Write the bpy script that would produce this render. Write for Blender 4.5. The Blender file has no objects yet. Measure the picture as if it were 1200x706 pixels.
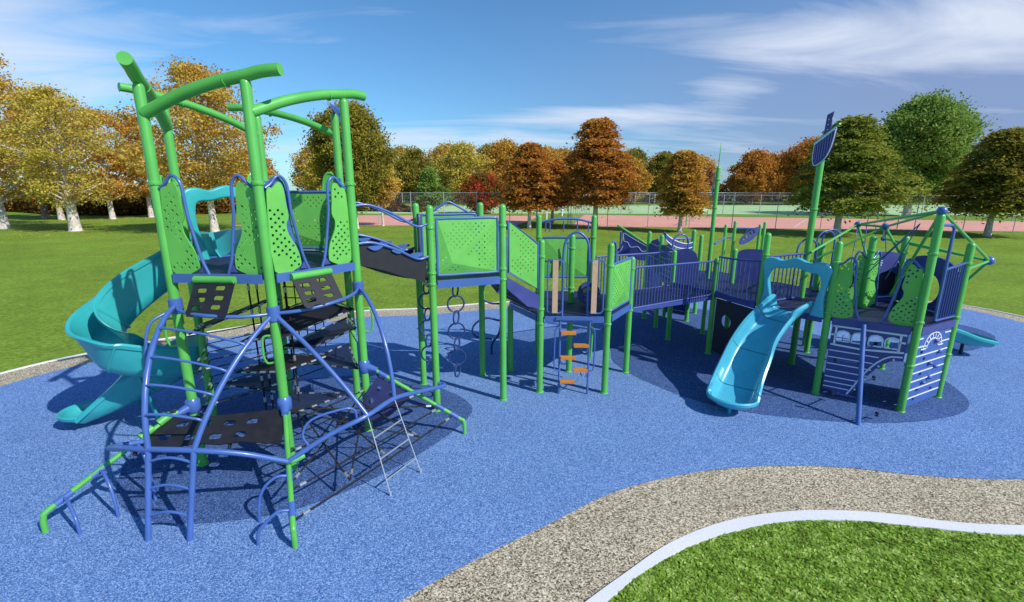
import bpy, bmesh, math, random
import numpy as np
from mathutils import Vector, Matrix
V = Vector
PI = math.pi
S = bpy.context.scene
C = S.collection

# ------------------------------------------------------------------ camera
cam_d = bpy.data.cameras.new('camera')
cam = bpy.data.objects.new('camera', cam_d); C.objects.link(cam)
cam.location = (0, 0, 3.3)
cam.rotation_euler = (math.radians(90 - 13.42), 0, 0)
cam_d.sensor_width = 36.0
cam_d.lens = 549.0 / 1200 * 36
cam_d.clip_start = 0.05; cam_d.clip_end = 3000
S.camera = cam

# ------------------------------------------------------------------ light
SUN_EL, SUN_AZ = math.radians(40), math.radians(-33)      # azimuth measured from +X
sd = V((math.cos(SUN_EL) * math.cos(SUN_AZ), math.cos(SUN_EL) * math.sin(SUN_AZ), math.sin(SUN_EL)))
sun_d = bpy.data.lights.new('sun', 'SUN'); sun_d.energy = 4.0; sun_d.angle = math.radians(0.6)
sun_d.color = (1.0, 0.955, 0.89)
sun = bpy.data.objects.new('sun', sun_d); C.objects.link(sun)
sun.rotation_euler = sd.to_track_quat('Z', 'Y').to_euler()

W = bpy.data.worlds.new('World'); S.world = W; W.use_nodes = True
nt = W.node_tree; N = nt.nodes; L = nt.links
bg = N['Background']; bg.inputs['Strength'].default_value = 0.15
sky = N.new('ShaderNodeTexSky'); sky.sky_type = 'NISHITA'; sky.sun_disc = False
sky.sun_elevation = SUN_EL; sky.sun_rotation = PI / 2 - SUN_AZ
sky.air_density = 1.0; sky.dust_density = 0.35; sky.ozone_density = 3.0
tc = N.new('ShaderNodeTexCoord')
def wn(kind, **kw):
    n = N.new(kind)
    for k, v in kw.items():
        if k in n.inputs: n.inputs[k].default_value = v
        else: setattr(n, k, v)
    return n
def wmath(op, a, b=None, clamp=False):
    n = N.new('ShaderNodeMath'); n.operation = op; n.use_clamp = clamp
    for i, s in enumerate((a, b)):
        if s is None: continue
        if isinstance(s, (int, float)): n.inputs[i].default_value = s
        else: L.new(s, n.inputs[i])
    return n.outputs[0]
sep = N.new('ShaderNodeSeparateXYZ'); L.new(tc.outputs['Generated'], sep.inputs[0])
X_, Y_, Z_ = sep.outputs
zc = wmath('MAXIMUM', Z_, 0.03)
zc = wmath('ADD', zc, 0.12)
comb = N.new('ShaderNodeCombineXYZ')                       # a cloud layer seen from below
L.new(wmath('DIVIDE', X_, zc), comb.inputs[0]); L.new(wmath('DIVIDE', Y_, zc), comb.inputs[1])
mp = N.new('ShaderNodeMapping'); mp.inputs['Rotation'].default_value = (0, 0, math.radians(-28))
mp.inputs['Scale'].default_value = (0.35, 1.0, 1); L.new(comb.outputs[0], mp.inputs['Vector'])
nz = wn('ShaderNodeTexNoise', Scale=1.5, Detail=10.0, Roughness=0.58, Distortion=0.9); L.new(mp.outputs[0], nz.inputs['Vector'])
nb = wn('ShaderNodeTexNoise', Scale=0.45, Detail=3.0, Roughness=0.5); L.new(comb.outputs[0], nb.inputs['Vector'])
az = wmath('ARCTAN2', X_, Y_)                              # 0 straight ahead, + to the right
def bump_at(a0, wa, z0, wz):
    da = wmath('DIVIDE', wmath('SUBTRACT', az, a0), wa); dz = wmath('DIVIDE', wmath('SUBTRACT', Z_, z0), wz)
    s = wmath('ADD', wmath('MULTIPLY', da, da), wmath('MULTIPLY', dz, dz))
    return wmath('EXPONENT', wmath('MULTIPLY', s, -1.0))
m = None
for (a_, wa_, z_, wz_, k_) in ((-.85, .27, .19, .13, .80), (.85, .45, .235, .075, .60), (.55, .25, .22, .042, .34), (.40, .07, .165, .03, .34), (.8, .5, .12, .09, .10), (.16, .19, .138, .022, .58), (-.12, .34, .085, .04, .60), (.95, .3, .07, .03, .2), (-.35, .2, .06, .03, .2), (.35, .3, .06, .04, .22)):
    q = wmath('MULTIPLY', bump_at(a_, wa_, z_, wz_), k_); m = q if m is None else wmath('ADD', m, q)
den = wmath('ADD', wmath('ADD', wmath('MULTIPLY', nz.outputs['Fac'], 1.5), wmath('MULTIPLY', nb.outputs['Fac'], 0.2)), m)
cl = wmath('MULTIPLY', wmath('SUBTRACT', den, 1.08), 1.7, clamp=True)
veil = wmath('MULTIPLY', bump_at(0.75, 0.55, 0.13, 0.18), wmath('ADD', wmath('MULTIPLY', nb.outputs['Fac'], .7), .58), clamp=True)    # high grey-blue veil on the right
mixv = N.new('ShaderNodeMix'); mixv.data_type = 'RGBA'
tint = N.new('ShaderNodeMix'); tint.data_type = 'RGBA'; tint.blend_type = 'MULTIPLY'; tint.inputs['Factor'].default_value = 1.0
L.new(sky.outputs[0], tint.inputs['A']); tint.inputs['B'].default_value = (0.42, 0.68, 0.84, 1)
L.new(veil, mixv.inputs['Factor']); L.new(tint.outputs['Result'], mixv.inputs['A']); mixv.inputs['B'].default_value = (1.45, 1.85, 3.2, 1)
mixc = N.new('ShaderNodeMix'); mixc.data_type = 'RGBA'
L.new(wmath('MULTIPLY', cl, 0.88), mixc.inputs['Factor']); L.new(mixv.outputs['Result'], mixc.inputs['A']); mixc.inputs['B'].default_value = (4.3, 4.7, 5.5, 1)
L.new(mixc.outputs['Result'], bg.inputs['Color'])

S.view_settings.view_transform = 'Standard'; S.view_settings.look = 'None'
S.view_settings.gamma = 1; S.view_settings.use_curve_mapping = False
S.view_settings.exposure = 0.25
S.render.engine = 'CYCLES'
S.cycles.max_bounces = 6; S.cycles.transparent_max_bounces = 12

# ------------------------------------------------------------------ materials
def mat(name, col, rough=0.5, spec=0.5, coat=0.0, metal=0.0, var=0.0, vscale=8.0, bump=0.0, bscale=200.0):
    m = bpy.data.materials.new(name); m.use_nodes = True
    n = m.node_tree.nodes; l = m.node_tree.links; b = n['Principled BSDF']
    b.inputs['Base Color'].default_value = (*col, 1); b.inputs['Roughness'].default_value = rough
    b.inputs['Specular IOR Level'].default_value = spec; b.inputs['Metallic'].default_value = metal
    b.inputs['Coat Weight'].default_value = coat; b.inputs['Coat Roughness'].default_value = 0.15
    t = n.new('ShaderNodeTexCoord')
    if var:
        z = n.new('ShaderNodeTexNoise'); z.inputs['Scale'].default_value = vscale; z.inputs['Detail'].default_value = 6
        l.new(t.outputs['Object'], z.inputs['Vector'])
        r = n.new('ShaderNodeValToRGB'); r.color_ramp.elements[0].position = 0.3; r.color_ramp.elements[1].position = 0.7
        r.color_ramp.elements[0].color = (*[c * (1 - var) for c in col], 1)
        r.color_ramp.elements[1].color = (*[min(1, c * (1 + var)) for c in col], 1)
        l.new(z.outputs['Fac'], r.inputs['Fac']); l.new(r.outputs['Color'], b.inputs['Base Color'])
        q = n.new('ShaderNodeMath'); q.operation = 'MULTIPLY_ADD'; q.inputs[1].default_value = 0.25; q.inputs[2].default_value = rough - 0.12
        l.new(z.outputs['Fac'], q.inputs[0]); l.new(q.outputs[0], b.inputs['Roughness'])
    if bump:
        z = n.new('ShaderNodeTexNoise'); z.inputs['Scale'].default_value = bscale; l.new(t.outputs['Object'], z.inputs['Vector'])
        bp = n.new('ShaderNodeBump'); bp.inputs['Strength'].default_value = bump; bp.inputs['Distance'].default_value = 0.01
        l.new(z.outputs['Fac'], bp.inputs['Height']); l.new(bp.outputs[0], b.inputs['Normal'])
    return m
M = dict(
    green=mat('green_paint', (0.10, 0.43, 0.075), 0.36, coat=0.15, var=0.10, vscale=3),
    greenp=mat('green_plastic', (0.14, 0.48, 0.085), 0.42, var=0.08, vscale=5, bump=0.05),
    blue=mat('blue_paint', (0.060, 0.13, 0.40), 0.34, coat=0.2, var=0.10, vscale=4),
    navy=mat('navy_plastic', (0.05, 0.062, 0.25), 0.45, var=0.12, vscale=6, bump=0.05),
    deck=mat('coated_deck', (0.012, 0.018, 0.06), 0.6, var=0.25, vscale=12, bump=0.3, bscale=80),
    belt=mat('black_rubber_belt', (0.012, 0.012, 0.018), 0.62, var=0.25, vscale=9, bump=0.25, bscale=120),
    bars=mat('deep_blue_paint', (.05, .08, .30), .38, coat=.2),
    memb2=mat('dark_navy_plate', (.022, .028, .11), .5, var=.2),
    rope=mat('black_rope', (0.012, 0.012, 0.015), 0.8, bump=0.5, bscale=400),
    teal=mat('teal_plastic', (0.035, 0.38, 0.40), 0.30, coat=0.25, var=0.10, vscale=3),
    tealb=mat('blue_teal_plastic', (0.07, 0.43, 0.58), 0.28, coat=0.25, var=0.08, vscale=3),
    wood=mat('orange_plank', (0.62, 0.22, 0.03), 0.5, var=0.15, vscale=20),
    tan=mat('tan_plank', (0.60, 0.38, 0.25), 0.5, var=0.08, vscale=20),
    steel=mat('steel', (0.62, 0.62, 0.62), 0.35, metal=0.8),
    white=mat('white_plastic', (0.74, 0.76, 0.84), 0.5),
    dark=mat('dark_plastic', (0.008, 0.009, 0.03), 0.5),
    bark=mat('pale_bark', (0.60, 0.52, 0.46), 0.9, var=0.35, vscale=5, bump=0.6, bscale=18),
    barkd=mat('grey_bark', (0.20, 0.15, 0.12), 0.9, var=0.35, vscale=5, bump=0.6, bscale=18),
    pole=mat('galvanised_pole', (0.45, 0.47, 0.5), 0.5, metal=0.3),
)
def speckle(name, cols, scale, bump, mot=0.12, soft=None):
    """granules: each Voronoi cell takes one colour of the list"""
    m = bpy.data.materials.new(name); m.use_nodes = True
    n = m.node_tree.nodes; l = m.node_tree.links; b = n['Principled BSDF']; b.inputs['Roughness'].default_value = 0.85
    b.inputs['Specular IOR Level'].default_value = 0.25
    t = n.new('ShaderNodeTexCoord')
    v = n.new('ShaderNodeTexVoronoi'); v.inputs['Scale'].default_value = scale; l.new(t.outputs['Object'], v.inputs['Vector'])
    sp = n.new('ShaderNodeSeparateColor'); l.new(v.outputs['Color'], sp.inputs[0])
    r = n.new('ShaderNodeValToRGB'); r.color_ramp.interpolation = 'LINEAR'
    e = r.color_ramp.elements
    while len(e) < len(cols): e.new(0.5)
    for i, c in enumerate(cols): e[i].position = i / (len(cols) - 1); e[i].color = (*c, 1)
    l.new(sp.outputs[0], r.inputs['Fac'])
    z = n.new('ShaderNodeTexNoise'); z.inputs['Scale'].default_value = 0.9; z.inputs['Detail'].default_value = 5; l.new(t.outputs['Object'], z.inputs['Vector'])
    mr = n.new('ShaderNodeMapRange'); mr.inputs['From Min'].default_value = 0.3; mr.inputs['From Max'].default_value = 0.7
    mr.inputs['To Min'].default_value = 1 - mot; mr.inputs['To Max'].default_value = 1 + mot; l.new(z.outputs['Fac'], mr.inputs['Value'])
    z2 = n.new('ShaderNodeTexNoise'); z2.inputs['Scale'].default_value = scale * 1.3; z2.inputs['Detail'].default_value = 2; l.new(t.outputs['Object'], z2.inputs['Vector'])
    mr2 = n.new('ShaderNodeMapRange'); mr2.inputs['From Min'].default_value = 0.3; mr2.inputs['From Max'].default_value = 0.7
    mr2.inputs['To Min'].default_value = 0.90; mr2.inputs['To Max'].default_value = 1.10; l.new(z2.outputs['Fac'], mr2.inputs['Value'])
    mu = n.new('ShaderNodeMath'); mu.operation = 'MULTIPLY'; l.new(mr.outputs[0], mu.inputs[0]); l.new(mr2.outputs[0], mu.inputs[1])
    vm = n.new('ShaderNodeVectorMath'); vm.operation = 'SCALE'; l.new(r.outputs['Color'], vm.inputs[0]); l.new(mu.outputs[0], vm.inputs['Scale'])
    l.new(vm.outputs[0], b.inputs['Base Color'])
    bp = n.new('ShaderNodeBump'); bp.inputs['Strength'].default_value = bump; bp.inputs['Distance'].default_value = 0.006
    l.new(v.outputs['Distance'], bp.inputs['Height']); bp.invert = True; l.new(bp.outputs[0], b.inputs['Normal'])
    return m
M['rubber'] = speckle('blue_rubber_granules', [(0.025, 0.075, 0.22), (0.095, 0.20, 0.45), (0.135, 0.265, 0.55), (0.36, 0.50, 0.78)], 120, 0.6, 0.05)
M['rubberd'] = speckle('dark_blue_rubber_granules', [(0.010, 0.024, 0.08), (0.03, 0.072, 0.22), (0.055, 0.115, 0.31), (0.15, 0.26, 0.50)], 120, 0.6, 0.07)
M['gravel'] = speckle('exposed_aggregate', [(0.03, 0.022, 0.014), (0.30, 0.25, 0.17), (0.52, 0.44, 0.31), (0.84, 0.74, 0.55)], 88, 0.8, 0.08)
M['concrete'] = speckle('pale_concrete', [(0.66, 0.655, 0.68), (0.72, 0.715, 0.74), (0.76, 0.755, 0.78)], 120, 0.15, 0.04)
def grassmat():
    m = bpy.data.materials.new('mown_grass'); m.use_nodes = True
    n = m.node_tree.nodes; l = m.node_tree.links; b = n['Principled BSDF']; b.inputs['Roughness'].default_value = 0.9
    b.inputs['Specular IOR Level'].default_value = 0.1
    t = n.new('ShaderNodeTexCoord')
    def noise(s, d, ro=0.6):
        z = n.new('ShaderNodeTexNoise'); z.inputs['Scale'].default_value = s; z.inputs['Detail'].default_value = d; z.inputs['Roughness'].default_value = ro
        l.new(t.outputs['Object'], z.inputs['Vector']); return z
    a = noise(9, 12, 0.78); c = noise(0.22, 5); d = noise(1.6, 4)
    r = n.new('ShaderNodeValToRGB'); e = r.color_ramp.elements
    e[0].position = 0.30; e[0].color = (0.05, 0.10, 0.011, 1); e[1].position = 0.72; e[1].color = (0.36, 0.46, 0.075, 1)
    k = e.new(0.5); k.color = (0.175, 0.275, 0.03, 1)
    l.new(a.outputs['Fac'], r.inputs['Fac'])
    def rng(z, lo, hi):
        q = n.new('ShaderNodeMapRange'); q.inputs['From Min'].default_value = 0.3; q.inputs['From Max'].default_value = 0.7
        q.inputs['To Min'].default_value = lo; q.inputs['To Max'].default_value = hi; l.new(z.outputs['Fac'], q.inputs['Value']); return q.outputs[0]
    mu = n.new('ShaderNodeMath'); mu.operation = 'MULTIPLY'; l.new(rng(c, 0.82, 1.16), mu.inputs[0]); l.new(rng(d, 0.84, 1.14), mu.inputs[1])
    vm = n.new('ShaderNodeVectorMath'); vm.operation = 'SCALE'; l.new(r.outputs['Color'], vm.inputs[0]); l.new(mu.outputs[0], vm.inputs['Scale'])
    l.new(vm.outputs[0], b.inputs['Base Color'])
    bp = n.new('ShaderNodeBump'); bp.inputs['Strength'].default_value = 0.7; bp.inputs['Distance'].default_value = 0.05
    l.new(a.outputs['Fac'], bp.inputs['Height']); l.new(bp.outputs[0], b.inputs['Normal'])
    return m
M['grass'] = grassmat()
M['court'] = mat('red_court_surface', (0.72, 0.33, 0.24), 0.85, var=0.07, vscale=0.3)
M['courtg'] = mat('green_court_surface', (0.40, 0.60, 0.28), 0.85, var=0.07, vscale=0.2)
def leafmat(name, cols, trans=0.42, ns=0.55):
    m = bpy.data.materials.new(name); m.use_nodes = True
    n = m.node_tree.nodes; l = m.node_tree.links; n.remove(n['Principled BSDF'])
    g = n.new('ShaderNodeNewGeometry'); r = n.new('ShaderNodeValToRGB'); e = r.color_ramp.elements
    while len(e) < len(cols): e.new(0.5)
    for i, c in enumerate(cols): e[i].position = i / (len(cols) - 1); e[i].color = (*c, 1)
    t = n.new('ShaderNodeTexCoord'); z = n.new('ShaderNodeTexNoise'); z.inputs['Scale'].default_value = ns; z.inputs['Detail'].default_value = 3
    l.new(t.outputs['Object'], z.inputs['Vector'])
    a = n.new('ShaderNodeMath'); a.operation = 'MULTIPLY_ADD'; l.new(g.outputs['Random Per Island'], a.inputs[0]); a.inputs[1].default_value = 0.55
    b = n.new('ShaderNodeMath'); b.operation = 'MULTIPLY_ADD'; l.new(z.outputs['Fac'], b.inputs[0]); b.inputs[1].default_value = 1.4; b.inputs[2].default_value = -0.48
    l.new(b.outputs[0], a.inputs[2]); l.new(a.outputs[0], r.inputs['Fac'])
    d = n.new('ShaderNodeBsdfDiffuse'); tr = n.new('ShaderNodeBsdfTranslucent'); mx = n.new('ShaderNodeMixShader'); mx.inputs[0].default_value = trans
    l.new(r.outputs['Color'], d.inputs[0]); l.new(r.outputs['Color'], tr.inputs[0])
    l.new(d.outputs[0], mx.inputs[1]); l.new(tr.outputs[0], mx.inputs[2]); l.new(mx.outputs[0], n['Material Output'].inputs[0])
    return m
LM = dict(
    gold=leafmat('golden_leaves', [(0.294, 0.164, 0.052), (0.556, 0.335, 0.066), (0.727, 0.508, 0.101), (0.603, 0.559, 0.119)]),
    yellow=leafmat('yellow_green_leaves', [(0.257, 0.190, 0.047), (0.526, 0.387, 0.077), (0.717, 0.572, 0.113), (0.526, 0.515, 0.097)]),
    orange=leafmat('orange_leaves', [(0.315, 0.158, 0.047), (0.584, 0.307, 0.066), (0.733, 0.455, 0.094), (0.673, 0.567, 0.119)]),
    copper=leafmat('copper_leaves', [(0.219, 0.083, 0.029), (0.465, 0.188, 0.042), (0.639, 0.301, 0.059), (0.726, 0.415, 0.088)]),
    amber=leafmat('amber_leaves', [(0.257, 0.128, 0.036), (0.518, 0.268, 0.051), (0.707, 0.425, 0.080), (0.678, 0.504, 0.109)]),
    olive=leafmat('olive_leaves', [(0.099, 0.089, 0.024), (0.243, 0.208, 0.035), (0.403, 0.336, 0.058), (0.499, 0.400, 0.075)]),
    moss=leafmat('moss_green_leaves', [(0.092, 0.119, 0.025), (0.223, 0.263, 0.040), (0.368, 0.379, 0.069), (0.484, 0.452, 0.098)]),
    green=leafmat('bright_green_leaves', [(0.10, 0.15, 0.05), (0.19, 0.29, 0.06), (0.30, 0.43, 0.09), (0.42, 0.54, 0.14)]),
    red=leafmat('red_green_leaves', [(0.043, 0.087, 0.014), (0.102, 0.174, 0.029), (0.609, 0.087, 0.043), (0.725, 0.116, 0.058)]),
    plum=leafmat('plum_leaves', [(0.087, 0.029, 0.029), (0.290, 0.072, 0.072), (0.377, 0.145, 0.072), (0.435, 0.232, 0.087)]),
    brush=leafmat('dark_undergrowth', [(0.043, 0.022, 0.009), (0.116, 0.058, 0.017), (0.232, 0.116, 0.029), (0.406, 0.217, 0.043)]),
    lawn=leafmat('clover_blades', [(0.22, 0.21, 0.06), (0.24, 0.42, 0.05), (0.46, 0.64, 0.12), (0.80, 0.86, 0.38)], 0.45, 9.0),
)

# ------------------------------------------------------------------ helpers
ROOT = {}
def thing(name, label, cat, loc, group=None):
    o = bpy.data.objects.new(name, None); C.objects.link(o); o.location = loc
    o.empty_display_size = 0.2
    o['label'] = label; o['category'] = cat
    if group: o['group'] = group
    ROOT[o.name] = V(loc); return o
def tag(o, label, cat, group=None):
    o['label'] = label; o['category'] = cat
    if group: o['group'] = group
    return o
def obj(name, bm, m, parent=None, smooth=True, loc=None):
    """link a world-space bmesh as one object; under a parent, or top-level with its origin at loc"""
    off = ROOT[parent.name] if parent else V(loc or (0, 0, 0))
    if isinstance(bm, bmesh.types.BMesh):
        bmesh.ops.translate(bm, verts=bm.verts, vec=-off)
        bmesh.ops.recalc_face_normals(bm, faces=bm.faces)
        me = bpy.data.meshes.new(name); bm.to_mesh(me); bm.free()
    else:
        me = bm; me.transform(Matrix.Translation(-off))
    me.materials.append(m if not isinstance(m, str) else M[m])
    if smooth:
        me.polygons.foreach_set('use_smooth', [True] * len(me.polygons))
        try: me.set_sharp_from_angle(angle=math.radians(38))
        except Exception: pass
    o = bpy.data.objects.new(name, me); C.objects.link(o)
    if parent: o.parent = parent
    else: o.location = off
    ROOT[o.name] = off
    return o
def struct(name, bm, m, kind='structure'):
    o = obj(name, bm, m); o['kind'] = kind; return o
def B(): return bmesh.new()
def spline(P, n=8, closed=False):
    P = [V(p) for p in P]; out = []; k = len(P)
    rng = range(k if closed else k - 1)
    for i in rng:
        p0 = P[(i - 1) % k] if closed or i > 0 else P[0] * 2 - P[1]
        p1 = P[i]; p2 = P[(i + 1) % k]
        p3 = P[(i + 2) % k] if closed or i + 2 < k else P[-1] * 2 - P[-2]
        for j in range(n):
            t = j / n
            out.append(0.5 * ((2 * p1) + (p2 - p0) * t + (2 * p0 - 5 * p1 + 4 * p2 - p3) * t * t + (-p0 + 3 * p1 - 3 * p2 + p3) * t ** 3))
    if not closed: out.append(P[-1])
    return out
def tube(bm, P, r, seg=12, closed=False, cap=True):
    P = [V(p) for p in P]; k = len(P)
    rs = r if isinstance(r, (list, tuple)) else [r] * k
    T = []
    for i in range(k):
        a = P[(i - 1) % k] if closed or i > 0 else P[i]; b = P[(i + 1) % k] if closed or i < k - 1 else P[i]
        T.append((b - a).normalized())
    u = T[0].orthogonal().normalized(); rings = []
    for i in range(k):
        u = (u - T[i] * u.dot(T[i])).normalized(); w = T[i].cross(u)
        rings.append([bm.verts.new(P[i] + (u * math.cos(2 * PI * j / seg) + w * math.sin(2 * PI * j / seg)) * rs[i]) for j in range(seg)])
    for i in range(k if closed else k - 1):
        a, b = rings[i], rings[(i + 1) % k]
        sh = 0
        if closed and i == k - 1:
            sh = min(range(seg), key=lambda s: (a[0].co - b[s].co).length)
        for j in range(seg):
            bm.faces.new((a[j], a[(j + 1) % seg], b[(j + 1 + sh) % seg], b[(j + sh) % seg]))
    if cap and not closed:
        bm.faces.new(rings[0][::-1]); bm.faces.new(rings[-1])
    return bm
def T(P, r, seg=12, closed=False): return tube(B(), P, r, seg, closed)
def box(bm, c, dims, xdir=(1, 0, 0), zdir=(0, 0, 1)):
    x = V(xdir).normalized(); z = V(zdir).normalized(); y = z.cross(x).normalized(); c = V(c)
    vs = [bm.verts.new(c + x * (sx * dims[0] / 2) + y * (sy * dims[1] / 2) + z * (sz * dims[2] / 2)) for sz in (-1, 1) for sx, sy in ((-1, -1), (1, -1), (1, 1), (-1, 1))]
    for f in ((0, 3, 2, 1), (4, 5, 6, 7), (0, 1, 5, 4), (1, 2, 6, 5), (2, 3, 7, 6), (3, 0, 4, 7)): bm.faces.new([vs[i] for i in f])
    return bm
def ball(bm, c, r, sx=1, sy=1, sz=1, seg=14):
    m_ = Matrix.Translation(V(c)) @ Matrix.Diagonal((sx, sy, sz, 1))
    bmesh.ops.create_uvsphere(bm, u_segments=seg, v_segments=seg // 2 + 2, radius=r, matrix=m_); return bm
def slab(P, z0, z1):
    """vertical prism over a ground polygon"""
    bm = B(); a = [bm.verts.new((p[0], p[1], z0)) for p in P]; b = [bm.verts.new((p[0], p[1], z1)) for p in P]; k = len(P)
    bm.faces.new(a[::-1]); bm.faces.new(b)
    for i in range(k): bm.faces.new((a[i], a[(i + 1) % k], b[(i + 1) % k], b[i]))
    return bm
def plate(outline, holes, th, origin, xd, yd):
    """flat plate with real holes, outline in (u,v) metres"""
    cu = bpy.data.curves.new('tmp', 'CURVE'); cu.dimensions = '2D'; cu.fill_mode = 'BOTH'; cu.extrude = th / 2
    for pl in [outline] + list(holes):
        s = cu.splines.new('POLY'); s.points.add(len(pl) - 1); s.use_cyclic_u = True
        for i, p in enumerate(pl): s.points[i].co = (p[0], p[1], 0, 1)
    o = bpy.data.objects.new('tmp', cu); C.objects.link(o)
    me = bpy.data.meshes.new_from_object(o); bpy.data.objects.remove(o); bpy.data.curves.remove(cu)
    x = V(xd).normalized(); y = V(yd); y = (y - x * y.dot(x)).normalized(); z = x.cross(y)
    mm = Matrix.Identity(4)
    for i in range(3): mm[i][0] = x[i]; mm[i][1] = y[i]; mm[i][2] = z[i]; mm[i][3] = V(origin)[i]
    me.transform(mm); me.materials.clear(); return me
def circ(cx, cy, r, n=10, rx=None): return [(cx + (rx or r) * math.cos(2 * PI * i / n), cy + r * math.sin(2 * PI * i / n)) for i in range(n)]
def rrect(x0, y0, x1, y1, r, n=4):
    out = []
    for cx, cy, a0 in ((x1 - r, y0 + r, -90), (x1 - r, y1 - r, 0), (x0 + r, y1 - r, 90), (x0 + r, y0 + r, 180)):
        for i in range(n + 1):
            a = math.radians(a0 + 90 * i / n); out.append((cx + r * math.cos(a), cy + r * math.sin(a)))
    return out
def sm2(P, n=5): return [(p.x, p.y) for p in spline([(a, b, 0) for a, b in P], n, True)]
def uvp(origin, xd, yd, P):
    x = V(xd).normalized(); y = V(yd).normalized(); o = V(origin); return [o + x * a + y * b for a, b in P]
def v3(p, z): return V((p[0], p[1], z))
def lerp(a, b, t): return V(a) + (V(b) - V(a)) * t
Z = V((0, 0, 1))
def post(parent, x, y, top, m='green', r=0.0525, collars=(), name='post', z0=0.0):
    bm = B(); P = [(x, y, z0), (x, y, top - r)]; R = [r, r]
    for a in (20, 40, 60, 78, 89): P.append((x, y, top - r + r * math.sin(math.radians(a)))); R.append(r * math.cos(math.radians(a)))
    tube(bm, P, R, 20); o = obj(name, bm, m, parent)
    for c in collars:
        obj('collar', T([(x, y, c - .022), (x, y, c - .014), (x, y, c + .014), (x, y, c + .022)], [r + .003, r + .011, r + .011, r + .003], 20), m, o)
    if collars and z0 == 0 and y < 9:
        bm = B()
        for c in collars:
            for q in range(4): ball(bm, (x + (r + .012) * math.cos(q * PI / 2 + .5), y + (r + .012) * math.sin(q * PI / 2 + .5), c), .008, seg=6)
        obj('bolt_heads', bm, 'steel', o)
    if z0 == 0: obj('foot_ring', T([(x, y, .008), (x, y, .022), (x, y, .03)], [r + .014, r + .012, r + .003], 20), m, o)
    return o
rnd = random.Random(4)
def scatter_holes(inside, n, r, box_, rng, mind=0.045):
    out = []; tries = 0
    # perforations sit on a loose diagonal grid, thinned in patches
    x0, y0, x1, y1 = box_; s = mind; rows = int((y1 - y0) / s); cols_ = int((x1 - x0) / s)
    for j in range(rows):
        for i in range(cols_):
            if (i + j) % 2: continue
            u = x0 + (i + .5) * s; v = y0 + (j + .5) * s
            if math.sin(u * 13 + v * 7 + n) + math.cos(v * 9 - u * 5 + n) + rng.uniform(-.7, .7) > -0.8 and inside(u, v): out.append(circ(u, v, r, 8))
    return out
def pip(poly, pad=0.0):
    def f(u, v):
        for du, dv in ((0, 0), (pad, 0), (-pad, 0), (0, pad), (0, -pad)):
            x, y = u + du, v + dv; c = False; j = len(poly) - 1
            for i in range(len(poly)):
                xi, yi = poly[i]; xj, yj = poly[j]
                if (yi > y) != (yj > y) and x < (xj - xi) * (y - yi) / (yj - yi) + xi: c = not c
                j = i
            if not c: return False
        return True
    return f

# ------------------------------------------------------------------ ground
def sheet(P, z, bm=None):
    bm = bm or B(); bm.faces.new([bm.verts.new((p[0], p[1], z)) for p in P]); return bm
bm = B()
xs = np.linspace(-600, 600, 13); ys = np.linspace(-60, 1500, 14)
g_ = [[bm.verts.new((x, y, 0)) for x in xs] for y in ys]
for j in range(13):
    for i in range(12): bm.faces.new((g_[j][i], g_[j][i + 1], g_[j + 1][i + 1], g_[j + 1][i]))
struct('lawn', bm, 'grass')
rest_ = [(8.0, 5.0), (10.2, 5.7), (11.9, 7.4), (12.7, 9.4), (12.95, 11.3), (12.92, 12.24), (12.6, 13.0), (11, 13.7), (8, 14.1), (4, 13.7), (0, 12.95), (-2.28, 12.2), (-4.3, 11.75), (-7.3, 9.6), (-8.1, 8.75), (-8.55, 8.1), (-8.8, 7.4),
         (-9.0, 6.2), (-8.6, 4.4), (-7.2, 2.6), (-5, 1.6), (-3, 1.7), (-1.7, 2.5)]
inner = [(-0.91, 3.17), (-0.31, 3.63), (0.4, 4.1), (1.07, 4.56), (1.74, 4.84), (2.42, 5.02), (3.09, 5.1), (4.02, 5.08), (4.84, 4.91), (5.98, 4.84)] + rest_
ins = [(p.x, p.y) for p in spline([(a, b, 0) for a, b in inner], 6, True)]
def offset(P, d):
    k = len(P); out = []
    for i in range(k):
        a = V(P[i - 1]); b = V(P[(i + 1) % k]); t = (b - a).normalized(); dd = d(P[i]) if callable(d) else d
        out.append((P[i][0] + t.y * dd, P[i][1] - t.x * dd))
    return out
def spl2(P, n=5): return [(p.x, p.y) for p in spline([(a, b, 0) for a, b in P], n)]
def gw(p): return 0.96 if p[1] < 6.5 else (0.55 if p[0] > 9 else 0.72)
def around(near, extra):
    far_ = offset(rest_, lambda p: (0.8 if p[1] < 6.5 else (0.55 if p[0] > 9 else 0.72)) + extra)
    return [(p.x, p.y) for p in spline([(a, b, 0) for a, b in list(near) + [(7.4, 4.0 - extra)] + far_[1:-2] + [(-2.4, 1.0 - extra), (-.9, 1.9 - extra)]], 6, True)]
outer = around([(0.12, 2.78), (0.62, 3.17), (0.98, 3.44), (1.52, 3.82), (2.14, 4.1), (2.74, 4.24), (3.31, 4.28), (3.97, 4.22), (4.42, 4.11), (5.14, 4.05)], 0.0)
struct('gravel_path', sheet(outer, 0.004), 'gravel')
struct('rubber_surfacing', sheet(ins, 0.010), 'rubber')
def ell(P): return [(p.x, p.y) for p in spline([(a, b, 0) for a, b in P], 8, True)]
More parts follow.
